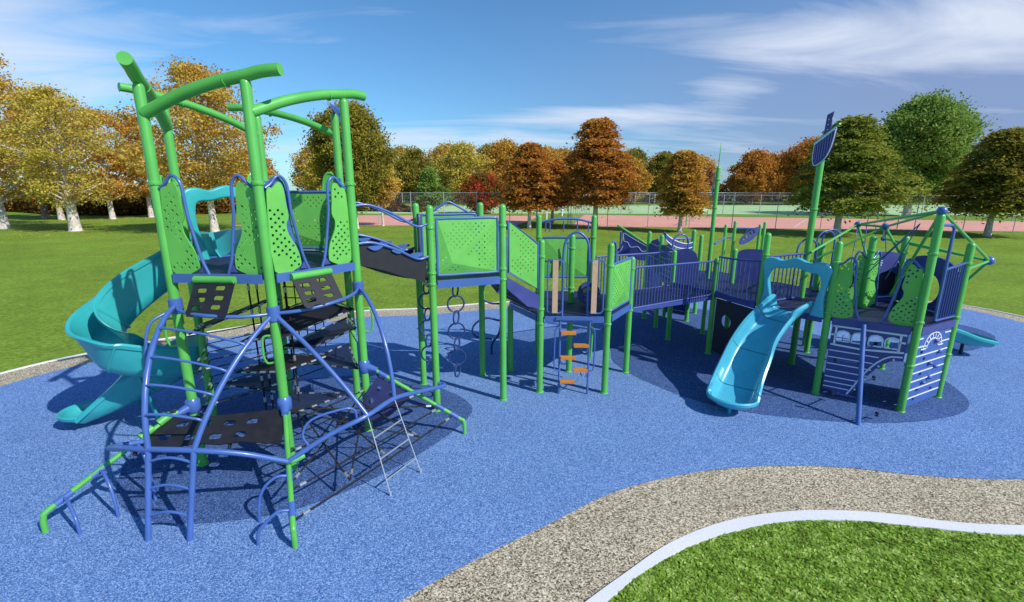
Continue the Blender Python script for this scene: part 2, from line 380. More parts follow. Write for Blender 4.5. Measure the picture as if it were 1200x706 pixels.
darks = [ell([(-3.95, 4.22), (-4.5, 4.7), (-4.95, 5.6), (-4.9, 6.6), (-4.0, 7.6), (-2.7, 7.95), (-1.4, 7.5), (-0.72, 6.9), (-0.66, 6.3), (-1.3, 5.2), (-2.2, 4.35), (-3.2, 4.08)]),
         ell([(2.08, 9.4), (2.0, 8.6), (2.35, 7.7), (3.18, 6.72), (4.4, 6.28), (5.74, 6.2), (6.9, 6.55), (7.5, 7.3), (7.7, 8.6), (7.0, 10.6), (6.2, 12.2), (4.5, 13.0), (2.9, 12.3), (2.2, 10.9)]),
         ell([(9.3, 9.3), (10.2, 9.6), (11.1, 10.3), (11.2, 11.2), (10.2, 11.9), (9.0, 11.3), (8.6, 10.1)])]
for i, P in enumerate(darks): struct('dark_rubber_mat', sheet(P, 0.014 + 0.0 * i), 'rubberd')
# white kerb round the far rim of the path: a raised concrete strip
def strip(a, b, z0, z1):
    bm = B(); k = len(a); bb = []
    ba = np.array(b)
    for p in a:                       # nearest point of the outer line for each inner point
        best = None
        for q, w in zip(b, b[1:] + b[:1]):
            q_, w_ = V(q), V(w); d = w_ - q_; t = 0 if d.length < 1e-9 else max(0, min(1, (V(p) - q_).dot(d) / d.length_squared)); c = q_ + d * t
            if best is None or (c - V(p)).length < best[0]: best = ((c - V(p)).length, c)
        bb.append(best[1])
    va = [[bm.verts.new((p[0], p[1], z)) for p in P] for P in (a, bb) for z in (z0, z1)]
    for i in range(k):
        j = (i + 1) % k
        bm.faces.new((va[1][i], va[1][j], va[3][j], va[3][i])); bm.faces.new((va[0][i], va[0][j], va[1][j], va[1][i])); bm.faces.new((va[2][i], va[2][j], va[3][j], va[3][i]))
    return bm
kerb_out = around([(0.28, 2.76), (0.79, 3.17), (1.17, 3.47), (1.7, 3.78), (2.3, 4.0), (2.88, 4.12), (3.52, 4.12), (4.09, 4.03), (5.0, 3.92)], 0.06)
while len(kerb_out) < len(outer): kerb_out.append(kerb_out[-1])
struct('kerb', strip(outer, kerb_out, -0.02, 0.022), 'concrete')
# clover-like turf in the near corner: countless, one object
rg = np.random.default_rng(3)
def in_poly(px, py, poly):
    c = np.zeros(len(px), bool); x0, y0 = poly[-1]
    for x1, y1 in poly:
        with np.errstate(divide='ignore', invalid='ignore'):
            hit = ((y0 > py) != (y1 > py)) & (px < (x1 - x0) * (py - y0) / (y1 - y0 + 1e-12) + x0)
        c ^= hit; x0, y0 = x1, y1
    return c
def quads_mesh(name, cen, ax, ay):
    """quads centred at cen with half-axes ax, ay (all (n,3))"""
    n = len(cen); v = np.empty((n, 4, 3), np.float32)
    v[:, 0] = cen - ax - ay * .35; v[:, 1] = cen + ax * .1 - ay; v[:, 2] = cen + ax + ay * .2; v[:, 3] = cen - ax * .1 + ay
    me = bpy.data.meshes.new(name); me.vertices.add(n * 4); me.vertices.foreach_set('co', v.ravel())
    me.loops.add(n * 4); me.loops.foreach_set('vertex_index', np.arange(n * 4, dtype=np.int32))
    me.polygons.add(n); me.polygons.foreach_set('loop_start', np.arange(0, n * 4, 4, dtype=np.int32)); me.polygons.foreach_set('loop_total', np.full(n, 4, np.int32))
    me.update(calc_edges=True); return me
def rdir(n, zs=1.0):
    d = rg.normal(size=(n, 3)); d[:, 2] *= zs; return d / np.linalg.norm(d, axis=1, keepdims=True)
n_ = 150000
px = rg.uniform(0.3, 7.2, n_); py = rg.uniform(2.6, 4.6, n_)
ok = ~in_poly(px, py, kerb_out); px, py = px[ok], py[ok]; n_ = len(px)
cl_ = np.sin(px * 9.1 + np.sin(py * 7)) * np.cos(py * 8.3 + px * 3)
pz = rg.uniform(0.003, 0.020, n_) + 0.004 * cl_
a_ = rdir(n_, 0.15); b_ = np.cross(np.array([0., 0., 1.])[None, :] + rdir(n_) * .75, a_); b_ /= np.linalg.norm(b_, axis=1, keepdims=True)
sz_ = rg.uniform(0.008, 0.021, (n_, 1))
turf = quads_mesh('clover_turf', np.stack([px, py, pz], 1), a_ * sz_, b_ * sz_ * 0.6)
o = obj('clover_turf', turf, LM['lawn'], smooth=False); o['kind'] = 'stuff'
n_ = 9000
tx = np.array([-35.4, -43.5, -45.3, -49.7, -43.4, -23.6, -13.4, 1.5, 7.2, 13.3]); ty = np.array([38.3, 40.5, 53.9, 52.4, 57.2, 37.5, 40.8, 40.8, 40.8, 37.5]); ti = rg.integers(0, 10, n_)
px = tx[ti] + rg.normal(size=n_) * 4.5; py = ty[ti] + rg.normal(size=n_) * 4.0
a_ = rdir(n_, 0.2); b_ = np.cross(a_, rdir(n_, .2) + np.array([0, 0, .0])); b_ = np.cross(a_, np.array([0., 0., 1.])[None, :] + rdir(n_) * .3); b_ /= np.linalg.norm(b_, axis=1, keepdims=True)
o = obj('leaf_litter', quads_mesh('leaf_litter', np.stack([px, py, np.full(n_, .03)], 1), a_ * .05, b_ * .035), LM['gold'], smooth=False); o['kind'] = 'stuff'
# sports courts and pale field behind
struct('red_court', sheet([(5.46, 43.2), (46, 36.6), (60, 47.5), (9.5, 63.0)], 0.02), 'court')
struct('red_court', sheet([(-26, 43.5), (-5, 44), (0.4, 43.8), (3.6, 60.0), (-24, 62)], 0.02), 'court')
struct('pale_green_field', sheet([(-40, 66), (10, 66), (75, 60), (150, 74), (120, 104), (0, 98), (-50, 100)], 0.02), 'courtg')
bm = B()
def line(a, b, w=0.09):
    a = V(a); b = V(b); t = (b - a).normalized(); nrm = V((-t.y, t.x)) * w / 2
    sheet([a + nrm, b + nrm, b - nrm, a - nrm], 0.026, bm)
line((25, 41.9), (33, 53.2), .08)
line((8, 45.2), (46, 38.6)); line((9.6, 60), (56, 47.6)); line((-22, 46.5), (0.5, 46)); line((-22, 58), (2.6, 57.5)); line((-12, 46.3), (-12, 57.7)); line((8.6, 52), (52, 43), .1)
struct('court_lines', bm, 'white')

# ------------------------------------------------------------------ trees
def tree_mesh_parts(h, w, cb, style, seed, dens=1.0, leaf=0.15, trunk_r=None, lean=0.0):
    r_ = np.random.default_rng(seed); rr = random.Random(seed)
    def prof(t):     # crown radius against normalised crown height
        if style == 'layered': return w / 2 * (1 - t ** 1.8) ** 0.8 * 1.06 * min(1, 0.62 + t * 2.6)
        if style == 'cone': return w / 2 * (1 - t) ** 0.8 * min(1, .5 + t * 4)
        if style == 'open': return w / 2 * math.sqrt(max(0, 1 - (2 * t - .8) ** 2 / 1.45)) if t > .4 else w / 2 * (0.72 + .7 * t)
        return w / 2 * math.sqrt(max(0.02, 1 - (2 * t - 1) ** 2 * 0.97))
    npad = int({'layered': 230, 'cone': 120, 'open': 165, 'round': 230}[style] * (0.5 + dens * .5))
    pads = []
    lob = [(rr.uniform(0, 2 * PI), rr.uniform(.2, .9), rr.uniform(.10, .26)) for _ in range(7)]
    for i in range(npad):
        t = rr.random() ** 0.9; a = rr.uniform(0, 2 * PI)
        if style == 'layered': t = (math.floor(t * 9) + .5 + rr.uniform(-.13, .13)) / 9.2
        R = prof(t) * rr.uniform(.90, 1.10)
        for la, lt, lm in lob:
            d = math.cos(a - la) * .5 + .5
            R *= 1 + lm * (d ** 4) * math.exp(-((t - lt) / .22) ** 2) - lm * .35
        f = rr.random() ** (0.42 if style != 'open' else .6)
        if rr.random() < .08: f *= 1.12
        pads.append((R * f * math.cos(a), R * f * math.sin(a), cb + (h - cb) * t - (0.10 * R * f if style == 'layered' else 0), f))
    per = int(105 * dens); cen = []; nrmz = []
    for (x, y, z, f) in pads:
        pr_ = (0.085 * w + .12) * rr.uniform(.6, 1.2) * (.86 if style == 'open' else 1); th = pr_ * {'layered': .20, 'cone': .35, 'open': .55, 'round': .75}[style]
        n = int(per * (.68 if style == 'open' else 1) * rr.uniform(.7, 1.3))
        q = r_.normal(size=(n, 3)) * .55; q *= np.array([pr_, pr_, th])
        if style in ('layered', 'cone'): q[:, 2] -= (q[:, 0] ** 2 + q[:, 1] ** 2) / pr_ * .35     # tips droop
        cen.append(q + np.array([x, y, z]))
    cen = np.concatenate(cen); n = len(cen)
    a = r_.normal(size=(n, 3)); a[:, 2] *= {'layered': .35, 'cone': .35, 'open': .7, 'round': .9}[style]; a /= np.linalg.norm(a, axis=1, keepdims=True)
    b = np.cross(a, r_.normal(size=(n, 3)) + np.array([0, 0, 1.2 if style == 'layered' else 0])); b /= np.linalg.norm(b, axis=1, keepdims=True)
    s = r_.uniform(.55, 1.25, (n, 1)) * leaf * .80
    crown = quads_mesh('crown', cen, a * s * (1.25 if style == 'layered' else 1), b * s * (.55 if style == 'layered' else .62))
    # trunk and limbs
    tr = trunk_r or 0.022 * h; bm = B()
    wob = [(rr.uniform(-.06, .06) * h * .12, rr.uniform(-.06, .06) * h * .12) for _ in range(7)]
    P = []; R = []
    for i in range(9):
        t = i / 8; k = wob[min(6, i)] if 0 < i < 8 else (0, 0)
        P.append(V((k[0] * t * 2 + lean * t, k[1] * t * 2, h * .93 * t))); R.append(max(.012, tr * (1 - t) ** .9 * (1.0) + .01))
    P = [V((0, 0, -0.05)), V((0, 0, .08))] + P[1:]; R = [tr * 1.75, tr * 1.25] + [tr * .98] + R[2:]
    Ps = spline(P, 3); Rs = []
    for i in range(len(Ps)):
        f = i / 3; a0 = int(f); Rs.append(R[min(a0, len(R) - 1)] * (1 - (f - a0)) + R[min(a0 + 1, len(R) - 1)] * (f - a0))
    tube(bm, Ps, Rs, 10)
    def at(z):
        for p, q in zip(Ps, Ps[1:]):
            if p.z <= z <= q.z: return p.lerp(q, (z - p.z) / (q.z - p.z + 1e-6))
        return Ps[-1]
    nl = {'layered': 46, 'cone': 20, 'open': 90, 'round': 50}[style]
    for (x, y, z, f) in rr.sample(pads, min(nl, len(pads))):
        out = math.hypot(x, y)
        zs = max(cb * .82, z - out * (.55 if style != 'layered' else .42) - rr.uniform(0, .3)); s0 = at(zs); e = V((x, y, z))
        mid = s0.lerp(e, .5) + V((rr.uniform(-.1, .1) * out, rr.uniform(-.1, .1) * out, rr.uniform(-.02, .12) * out))
        r0 = max(.018, tr * .42 * (1 - zs / h) + .012 * out / 3)
        tube(bm, spline([s0, mid, e], 3), [r0, r0 * .85, r0 * .72, r0 * .6, r0 * .48, r0 * .34, r0 * .2], 5, cap=False)
    return crown, bm
def tree(label, x, y, h, w, cb, leafm, style='round', seed=1, dens=1.0, leaf=.15, bark='bark', group=None, cat='tree', name='tree', tr=None):
    root = thing(name, label, cat, (x, y, 0), group)
    crown, bm = tree_mesh_parts(h, w, cb, style, seed, dens, leaf, tr)
    o = bpy.data.objects.new('trunk', bpy.data.meshes.new('trunk')); bm.to_mesh(o.data); bm.free(); o.data.materials.append(M[bark])
    o.data.polygons.foreach_set('use_smooth', [True] * len(o.data.polygons)); C.objects.link(o); o.parent = root
    c = bpy.data.objects.new('crown', crown); crown.materials.append(LM[leafm]); C.objects.link(c); c.parent = root
    return root
G = 'large park trees around the lawn'
tree('tall yellow-green tree with a thick flared pale trunk on the left lawn', -35.4, 38.3, 10.6, 9.6, 2.1, 'yellow', 'open', 11, 1.25, .13, group=G, tr=.36)
tree('big orange-gold tree cut off by the left picture edge', -43.5, 40.5, 14.8, 11.0, 2.6, 'gold', 'open', 12, 1.5, .14, group=G)
tree('golden-orange tree with a slim trunk second to the right of the flared trunk tree', -45.3, 53.9, 11.6, 10.5, 2.4, 'orange', 'open', 13, 1.1, .16, group=G)
tree('golden tree with a pale trunk just behind and left of the flared trunk', -49.7, 52.4, 12, 9.5, 2.6, 'gold', 'open', 14, 1.0, .17, group=G)
tree('gold tree with grey trunk at the far left behind the others', -52.5, 53.5, 13, 9, 2.6, 'orange', 'open', 15, .9, .18, group=G, bark='barkd')
tree('orange tree with pale trunk just left of the net tower poles', -43.4, 57.2, 11.2, 9, 2.6, 'orange', 'open', 16, 1.0, .17, group=G)
tree('tallest golden-brown tree with white trunk rising behind the net tower', -23.6, 37.5, 12.0, 13.2, 2.8, 'gold', 'open', 17, 1.9, .13, group=G, tr=.27)
tree('dense dark olive tree beside the right-hand tower poles', -13.4, 40.8, 9.7, 7.4, 2.2, 'olive', 'round', 18, 1.9, .14, group=G, tr=.17)
tree('small thin-trunked ochre tree right behind the dark olive tree', -11.9, 43.7, 5.6, 4.0, 2.2, 'gold', 'round', 19, .8, .15, group=G, tr=.1)
tree('small light green layered tree beyond the square platform', -12.5, 73, 6.5, 7.0, .8, 'green', 'cone', 20, 1.1, .2, group=G)
tree('low round tree with red and green leaves left of the copper trees', -4.0, 66, 5.0, 7.6, .6, 'red', 'round', 21, 1.0, .18, group=G)
tree('medium copper-brown layered tree above the stair ramp', 1.48, 40.8, 7.3, 6.0, 1.9, 'copper', 'layered', 22, 1.5, .14, group=G, tr=.15)
tree('copper tree half hidden between the medium and the tall copper tree', 3.9, 46, 6.3, 6.4, 2.0, 'copper', 'layered', 23, 1.2, .15, group=G, tr=.16)
tree('tallest copper-brown layered tree standing above the wooden step ladder', 7.15, 40.8, 9.3, 7.4, 2.2, 'copper', 'layered', 24, 1.8, .14, group=G, tr=.23)
tree('amber layered tree left of the slender green mast', 13.3, 37.5, 6.4, 5.2, 1.6, 'amber', 'layered', 25, 1.5, .13, group=G, tr=.15)
tree('broad olive-green layered tree behind the mast with the shield', 24.3, 35.3, 8.6, 8.4, 2.0, 'moss', 'layered', 26, 1.9, .14, group=G, tr=.22)
tree('large round bright green tree, tallest on the right', 50.5, 60.9, 13.4, 13.6, 2.6, 'green', 'round', 27, 2.2, .22, group=G, tr=.4, bark='bark')
tree('dark olive layered tree at the right picture edge', 34.3, 34.0, 7.6, 8.2, 2.0, 'olive', 'layered', 28, 1.9, .14, group=G, tr=.2)
tree('orange-brown round tree in the gap right of the slender mast', 53, 106, 10.6, 12, 1.5, 'copper', 'round', 29, 1.1, .3, group=G)
tree('larger rust-orange round tree left of the shield mast', 64.5, 104, 13.0, 15, 1.5, 'copper', 'round', 30, 1.2, .3, group=G)
# young row trees: slim white trunks between the courts
# far tree line
far = [(-44, 112, 10.5, 10, 'yellow'), (-34, 118, 13, 12, 'yellow'), (-23, 116, 12.0, 13, 'olive'), (-11, 110, 12.6, 14, 'yellow'), (-2, 118, 14.0, 14, 'amber'), (8, 112, 12, 12, 'orange'),
       (18, 122, 13, 13, 'copper'), (27, 108, 9, 9, 'amber'), (35, 112, 11, 9, 'olive'), (44, 120, 9, 12, 'plum'), (75, 114, 9, 12, 'amber'), (86, 124, 10, 14, 'plum'),
       (98, 118, 9, 13, 'orange'), (112, 126, 10, 14, 'copper'), (126, 118, 10, 14, 'olive'), (-26, 100, 5.6, 4.5, 'red'), (-29, 105, 7.5, 6, 'plum'), (58, 118, 8, 11, 'plum'), (140, 128, 11, 15, 'amber')]
far += [(-52, 126, 13, 13, 'gold'), (-39, 128, 12, 13, 'amber'), (-29, 128, 13.5, 13, 'yellow'), (-17, 126, 14, 14, 'gold'), (-6, 128, 14, 13, 'olive'), (3, 126, 13.5, 13, 'yellow'), (13, 128, 13, 13, 'amber'), (22, 128, 12, 12, 'copper'),
        (31, 124, 12.5, 12, 'olive'), (39, 126, 11.5, 12, 'copper'), (49, 128, 11, 13, 'orange'), (70, 128, 12, 14, 'copper'), (80, 126, 11, 12, 'olive'), (92, 128, 11, 13, 'amber'), (105, 128, 10.5, 13, 'copper'), (119, 130, 11, 14, 'orange'), (132, 130, 11, 13, 'copper'), (-60, 112, 12, 13, 'orange')]
for i, (x, y, h, w, c) in enumerate(far):
    tree('small far tree in the autumn tree line behind the court fences', x, y, h, w, h * .12, c, 'round', 40 + i, .62, .34, 'barkd', 'far tree line beyond the courts')
# undergrowth behind the left trees: reads as one mass
n = 42000; t_ = rg.random(n)
cx_ = -95 + 82 * t_; cy_ = 66 + rg.uniform(0, 9, n) + 6 * np.sin(t_ * 9); hz_ = rg.random(n) ** 1.1 * (3.0 + 1.3 * np.sin(t_ * 31) + .8 * np.sin(t_ * 77))
hz_ = np.where(cx_ > -26, hz_ * .45, hz_)
a_ = rdir(n, .6); b_ = np.cross(a_, rdir(n)); b_ /= np.linalg.norm(b_, axis=1, keepdims=True); s_ = rg.uniform(.15, .34, (n, 1))
o = obj('undergrowth', quads_mesh('undergrowth', np.stack([cx_, cy_, hz_], 1), a_ * s_, b_ * s_ * .6), LM['brush'], smooth=False); o['kind'] = 'stuff'
n = 30000; t_ = rg.random(n)
cx_ = -60 + 250 * t_; cy_ = 134 + rg.uniform(0, 8, n); hz_ = rg.random(n) ** 1.1 * (6.5 + 1.5 * np.sin(t_ * 50) + 1.2 * np.sin(t_ * 117))
a_ = rdir(n, .6); b_ = np.cross(a_, rdir(n)); b_ /= np.linalg.norm(b_, axis=1, keepdims=True); s_ = rg.uniform(.3, .6, (n, 1))
o = obj('far_woodland', quads_mesh('far_woodland', np.stack([cx_, cy_, hz_], 1), a_ * s_, b_ * s_ * .6), LM['brush'], smooth=False); o['kind'] = 'stuff'
# white posts in a row between the courts
for i, (x, y, h, r_) in enumerate([(2.5, 48, 2.3, .09), (3.7, 51, 2.4, .1), (4.6, 54, 2.5, .1), (6.3, 60, 2.4, .12)]):
    o = obj('sapling_trunk', T([(x, y, -.02), (x, y, h * .6), (x + .04, y, h)], [r_, r_ * .85, r_ * .6], 8), 'white', loc=(x, y, 0)); tag(o, 'slim white-painted trunk in the row between the two red courts', 'trunk', 'white trunks between the courts')

# ------------------------------------------------------------------ chain-link fences
def meshmat():
    m = bpy.data.materials.new('chain_link'); m.use_nodes = True; n = m.node_tree.nodes; l = m.node_tree.links
    b = n['Principled BSDF']; b.inputs['Base Color'].default_value = (.42, .45, .48, 1); b.inputs['Roughness'].default_value = .5
    t = n.new('ShaderNodeTexCoord'); v = n.new('ShaderNodeMapping'); v.inputs['Scale'].default_value = (1, 1, 1); l.new(t.outputs['UV'], v.inputs[0])
    s = n.new('ShaderNodeSeparateXYZ'); l.new(v.outputs[0], s.inputs[0])
    def mth(op, a, b_=None):
        q = n.new('ShaderNodeMath'); q.operation = op
        for i, z in enumerate((a, b_)):
            if z is None: continue
            if isinstance(z, (int, float)): q.inputs[i].default_value = z
            else: l.new(z, q.inputs[i])
        return q.outputs[0]
    p = mth('PINGPONG', mth('ADD', s.outputs[0], s.outputs[1]), .05); q_ = mth('PINGPONG', mth('SUBTRACT', s.outputs[0], s.outputs[1]), .05)
    w = mth('LESS_THAN', mth('MINIMUM', p, q_), .0013)
    l.new(w, b.inputs['Alpha']); return m
M['mesh'] = meshmat()
def fence(label, P, h, step, r=.03, midrail=False):
    root = thing('chain_link_fence', label, 'fence', (P[0][0], P[0][1], 0), 'chain-link fences around the courts')
    bm = B(); uvl = bm.loops.layers.uv.new('UVMap'); rb = B(); d0 = 0
    for a, b in zip(P, P[1:]):
        a = V((*a, 0)); b = V((*b, 0)); ln = (b - a).length; n = max(1, round(ln / step))
        f = bm.faces.new([bm.verts.new(p) for p in (a, b, b + Z * h, a + Z * h)])
        for lp, uv in zip(f.loops, ((0, 0), (ln, 0), (ln, h), (0, h))): lp[uvl].uv = uv
        for i in range(n + 1):
            p = a.lerp(b, i / n); obj('fence_post', T([p, p + Z * (h + .08)], r, 8), 'pole', root)
        tube(rb, [a + Z * h, b + Z * h], r * .6, 6)
        if midrail: tube(rb, [a + Z * h * .5, b + Z * h * .5], r * .5, 6)
    obj('top_rail', rb, 'pole', root); obj('wire_mesh', bm, 'mesh', root, smooth=False)
fence('tall chain-link fence along the near side of the right red court', [(5.0, 42.4), (46, 35.8)], 3.0, 3.4)
fence('chain-link fence running away up the left side of the right red court', [(5.0, 42.4), (10.4, 66)], 3.0, 2.4)
fence('chain-link fence in front of the left red court behind the curved bridge', [(-18, 43), (-.2, 43)], 3.0, 3.0)
fence('long low chain-link fence in front of the distant tree line', [(-46, 101), (0, 100), (70, 106), (140, 106)], 2.6, 4.5, .06)
fence('middle fence between the red court and the pale green field', [(10.4, 64), (62, 49)], 2.6, 4.2, .04)
# tennis net posts with net
for x0, y0, x1, y1, lb in ((16, 43.5, 23, 56, 'low court net with white top tape behind the slender mast'), (33, 40.5, 43, 52.5, 'low court net on the right red court beyond the olive trees')):
    root = thing('court_net', lb, 'net', (x0, y0, 0), 'court nets')
    for p in ((x0, y0), (x1, y1)): obj('net_post', T([v3(p, 0), v3(p, 1.1)], .05, 8), 'green', root)
    bm = B(); box(bm, ((x0 + x1) / 2, (y0 + y1) / 2, 1.0), (math.hypot(x1 - x0, y1 - y0), .03, .06), (x1 - x0, y1 - y0, 0)); obj('top_tape', bm, 'white', root)
    a, b = V((x0, y0, .08)), V((x1, y1, .08)); bm = B(); uvl = bm.loops.layers.uv.new('UVMap'); ln = (b - a).length
    f = bm.faces.new([bm.verts.new(p) for p in (a, b, b + Z * .88, a + Z * .88)])
    for lp, uv in zip(f.loops, ((0, 0), (ln, 0), (ln, .88), (0, .88))): lp[uvl].uv = uv
    obj('net_mesh', bm, 'mesh', root, smooth=False)

# ================================================================== NET TOWER (hexagonal, six tall poles)
tc_ = V((-3.152, 6.082, 0))
P1, P3, P4 = V((-3.80, 5.14, 0)), V((-2.66, 5.05, 0)), V((-2.01, 5.99, 0))
P5, P6, P2 = V((-2.50, 7.02, 0)), V((-3.64, 7.11, 0)), V((-4.29, 6.17, 0))
RAD = lambda p: (p - tc_).normalized()
tower = thing('net_tower', 'tall green six-pole tower with curved roof beams and a hexagonal play deck', 'play tower', tuple(tc_))
TD = 2.38
for p, cs, tp in ((P1, (3.36, 2.02, .80), 4.36), (P3, (3.36, 1.95, .86), 4.38), (P4, (3.36, 2.05, .96), 4.36), (P5, (3.3,), 4.36), (P6, (3.3,), 4.33), (P2, (3.3,), 4.36)):
    po = post(tower, p.x, p.y, tp, collars=(3.36,), name='tower_pole')
    if len(cs) == 3:
        rd = RAD(p)
        obj('clamp', T([p + Z * (cs[1] - .09), p + Z * (cs[1] - .075), p + Z * (cs[1] + .075), p + Z * (cs[1] + .09)], [.055, .070, .070, .055], 20), 'blue', po)
        bm = B(); c = p + Z * cs[2]; tube(bm, [c - Z * .09, c - Z * .06, c + Z * .06, c + Z * .09], [.056, .078, .078, .056], 20)
        tube(bm, [c, c + rd * .18 - Z * .05], [.062, .036], 14); obj('clamp', bm, 'blue', po)
        # grab handle
        sd_ = {0: V((-.6, -.1, 0))}.get(0) if p is P1 else (V((-.8, -.3, 0)) if p is P3 else V((.9, .25, 0)))
        sd_ = sd_.normalized(); hz0 = {id(P1): 1.55, id(P3): 1.38, id(P4): 1.45}[id(p)]
        obj('grab_handle', T(spline([p + sd_ * .04 + Z * (hz0 + .32), p + sd_ * .13 + Z * (hz0 + .31), p + sd_ * .15 + Z * (hz0 + .2), p + sd_ * .15 + Z * (hz0 + .08), p + sd_ * .12 + Z * hz0, p + sd_ * .05 + Z * hz0], 4), .013, 8), 'green', po)
def beam(a, b, m='green', r=.064, over=.52, rise=.16):
    d = (a - b); d.normalize(); A = a + Z * 4.40; Bp = b + Z * 4.06 + d * .02
    P = [A + d * over + Z * rise, A + d * over * .5 + Z * (rise * .5 + .012), A, A.lerp(Bp, .3) + Z * .04, A.lerp(Bp, .65) + Z * .045, Bp]
    o = obj('roof_beam', T(spline(P, 6), r, 20), m, tower)
    q = A + d * .02; obj('weld_ring', T([A - d * .20 - Z * .045, A - d * .21 - Z * .047], r + .004, 20), m, o)
beam(P1, P2, over=.36, rise=.10); beam(P2, P6, r=.048, over=.42, rise=.05); beam(P6, P5, r=.048, over=.40, rise=.03); beam(P5, P4, 'blue', r=.042, over=.06, rise=.02); beam(P4, P3, r=.055, over=.30, rise=.02); beam(P3, P1, r=.060, over=.38, rise=.05)
hexp = [P1, P3, P4, P5, P6, P2]
dk = obj('deck', slab([p * .985 + tc_ * .015 for p in hexp], TD - .05, TD), 'deck', tower)
bm = B()
for a, b in zip(hexp, hexp[1:] + hexp[:1]):
    d = (b - a).normalized(); n = V((d.y, -d.x, 0)); c = (a + b) / 2 + n * .035 + Z * (TD - .035); box(bm, c, ((b - a).length - .12, .03, .10), d)
obj('edge_rim', bm, 'blue', dk)
# panels beside the openings
PO = [(.06, .04), (.34, .05), (.375, .14), (.345, .27), (.29, .38), (.255, .46), (.25, .55), (.285, .63), (.27, .78), (.262, .90), (.235, .985), (.19, .99), (.13, .93), (.065, .88)]
PF = [(.475, .0), (.415, .17), (.37, .40), (.325, .65), (.315, .85), (.30, .98), (.25, 1.05), (.19, 1.05), (.13, .98), (.06, .93)]
def entry_panel(parent, A, Bq, z, seed, s=1.0, sv=1.0, fm='blue', pm='greenp', ww=1.0):
    u = (Bq - A).normalized(); nn = V((u.y, -u.x, 0)); o0 = A + Z * z + nn * .02
    out = sm2([(a * ww, b * sv) for a, b in PO], 3)
    hs = scatter_holes(pip(out, .024), seed, .0155, (.06, .06, .42, .96 * sv), random.Random(seed), .044)
    pa = obj('panel', plate(out, hs, .018, o0, u, Z), pm, parent, smooth=False)
    obj('panel_frame', T(spline([o0 + u * a * ww + Z * b * sv for a, b in PF], 4), .017, 10), fm, pa)
    low = [(.36, .03), (.475, .03), (.425, .17), (.375, .34), (.35, .36), (.40, .25), (.43, .14), (.38, .055)]
    obj('gusset', plate([(a * ww, b * sv) for a, b in low], [circ(.445 * ww, .075 + .05 * k, .008, 6) for k in range(2)], .012, o0 - nn * .004, u, Z), 'navy' if fm == 'blue' else pm, pa, smooth=False)
    return pa
entry_panel(tower, P1, P3, TD, 1); entry_panel(tower, P3, P1, TD, 2); entry_panel(tower, P3, P4, TD, 3); entry_panel(tower, P4, P3, TD, 4)
entry_panel(tower, P1, P2, TD, 5, fm='green'); entry_panel(tower, P2, P1, TD, 6, fm='green')
entry_panel(tower, P5, P4, TD, 7); entry_panel(tower, P4, P5, TD, 8); entry_panel(tower, P6, P5, TD, 9, fm='green', pm='navy')
def bubble_panel(parent, A, Bq, z0, z1, seed, dep=.06, apex=(.3, .3), slope=0.0, gap=.085):
    """green perforated panel pressed into a shallow pyramid, blue tube frame; slope drops the B side"""
    u = (Bq - A); ln = u.length; u.normalize(); nn = V((u.y, -u.x, 0)); o0 = A + Z * z0; w = ln - 2 * gap; h = z1 - z0
    c = [V((gap, .04)), V((gap + w, .04)), V((gap + w, h - .04)), V((gap, h - .04))]
    def W3(p, d=0): return o0 + u * p[0] + Z * (p[1] - slope * p[0] / ln) + nn * (d + .01)
    root = obj('panel_frame', T(spline([W3(p) for p in ([c[0] + V((.05, 0)), c[0].lerp(c[1], .5), c[1] - V((.05, 0)), c[1] + V((0, .05)), c[1].lerp(c[2], .5), c[2] - V((0, .05)), c[2] - V((.05, 0)), c[2].lerp(c[3], .5), c[3] + V((.05, 0)), c[3] - V((0, .05)), c[3].lerp(c[0], .5), c[0] + V((0, .05))])], 3, True), .02, 10, True), 'blue', parent)
    ap = W3((gap + w * apex[0], h * apex[1]), dep)
    ci = [W3(p) for p in c]; cm = sum(ci, V()) / 4; ci = [cm + (p - cm) * .965 for p in ci]
    for i in range(4):
        a, b = ci[i], ci[(i + 1) % 4]; xd = (b - a).normalized(); yd = ap - a; yy = (yd - xd * yd.dot(xd)); hh = yy.length; yy.normalize()
        tri = [(0, 0), ((b - a).length, 0), ((ap - a).dot(xd), hh)]
        hs = scatter_holes(pip(tri, .03), seed + i, .0125, (0, 0, tri[1][0], hh), random.Random(seed + i), .042) 
        obj('panel_facet', plate(tri, hs, .010, a, xd, yy), 'greenp', root, smooth=False)
    return root
u = (P4 - P3).normalized(); nn = V((u.y, -u.x, 0))
bk = sm2([(.02, .03), (.44, .02), (.37, .3), (.325, .6), (.315, .85), (.285, 1.0), (.2, 1.06), (.12, 1.0), (.03, .92)], 3)
obj('backing_panel', plate(bk, scatter_holes(pip(bk, .03), 3, .012, (.02, .05, .42, 1.0), random.Random(2), .05), .014, P3 + Z * TD - nn * .02, u, Z), 'blue', tower, smooth=False)
bk2 = [(.03, .05), (.46, .05), (.36, .35), (.30, .7), (.22, 1.1), (.08, 1.12), (.03, .9)]
for A_, B_ in ((P6, P2), (P5, P6)):
    u = (B_ - A_).normalized(); obj('rear_panel', plate(sm2(bk2, 3), scatter_holes(pip(sm2(bk2, 3), .03), 7, .013, (.02, .05, .44, 1.0), random.Random(5), .05), .014, A_ + Z * TD, u, Z), 'green', tower, smooth=False)
    obj('panel_frame', T([A_ + Z * TD + u * a + Z * b for a, b in sm2(bk2, 3)], .02, 8, True), 'green', tower)
bubble_panel(tower, P6, P5, TD + .02, TD + .92, 20)

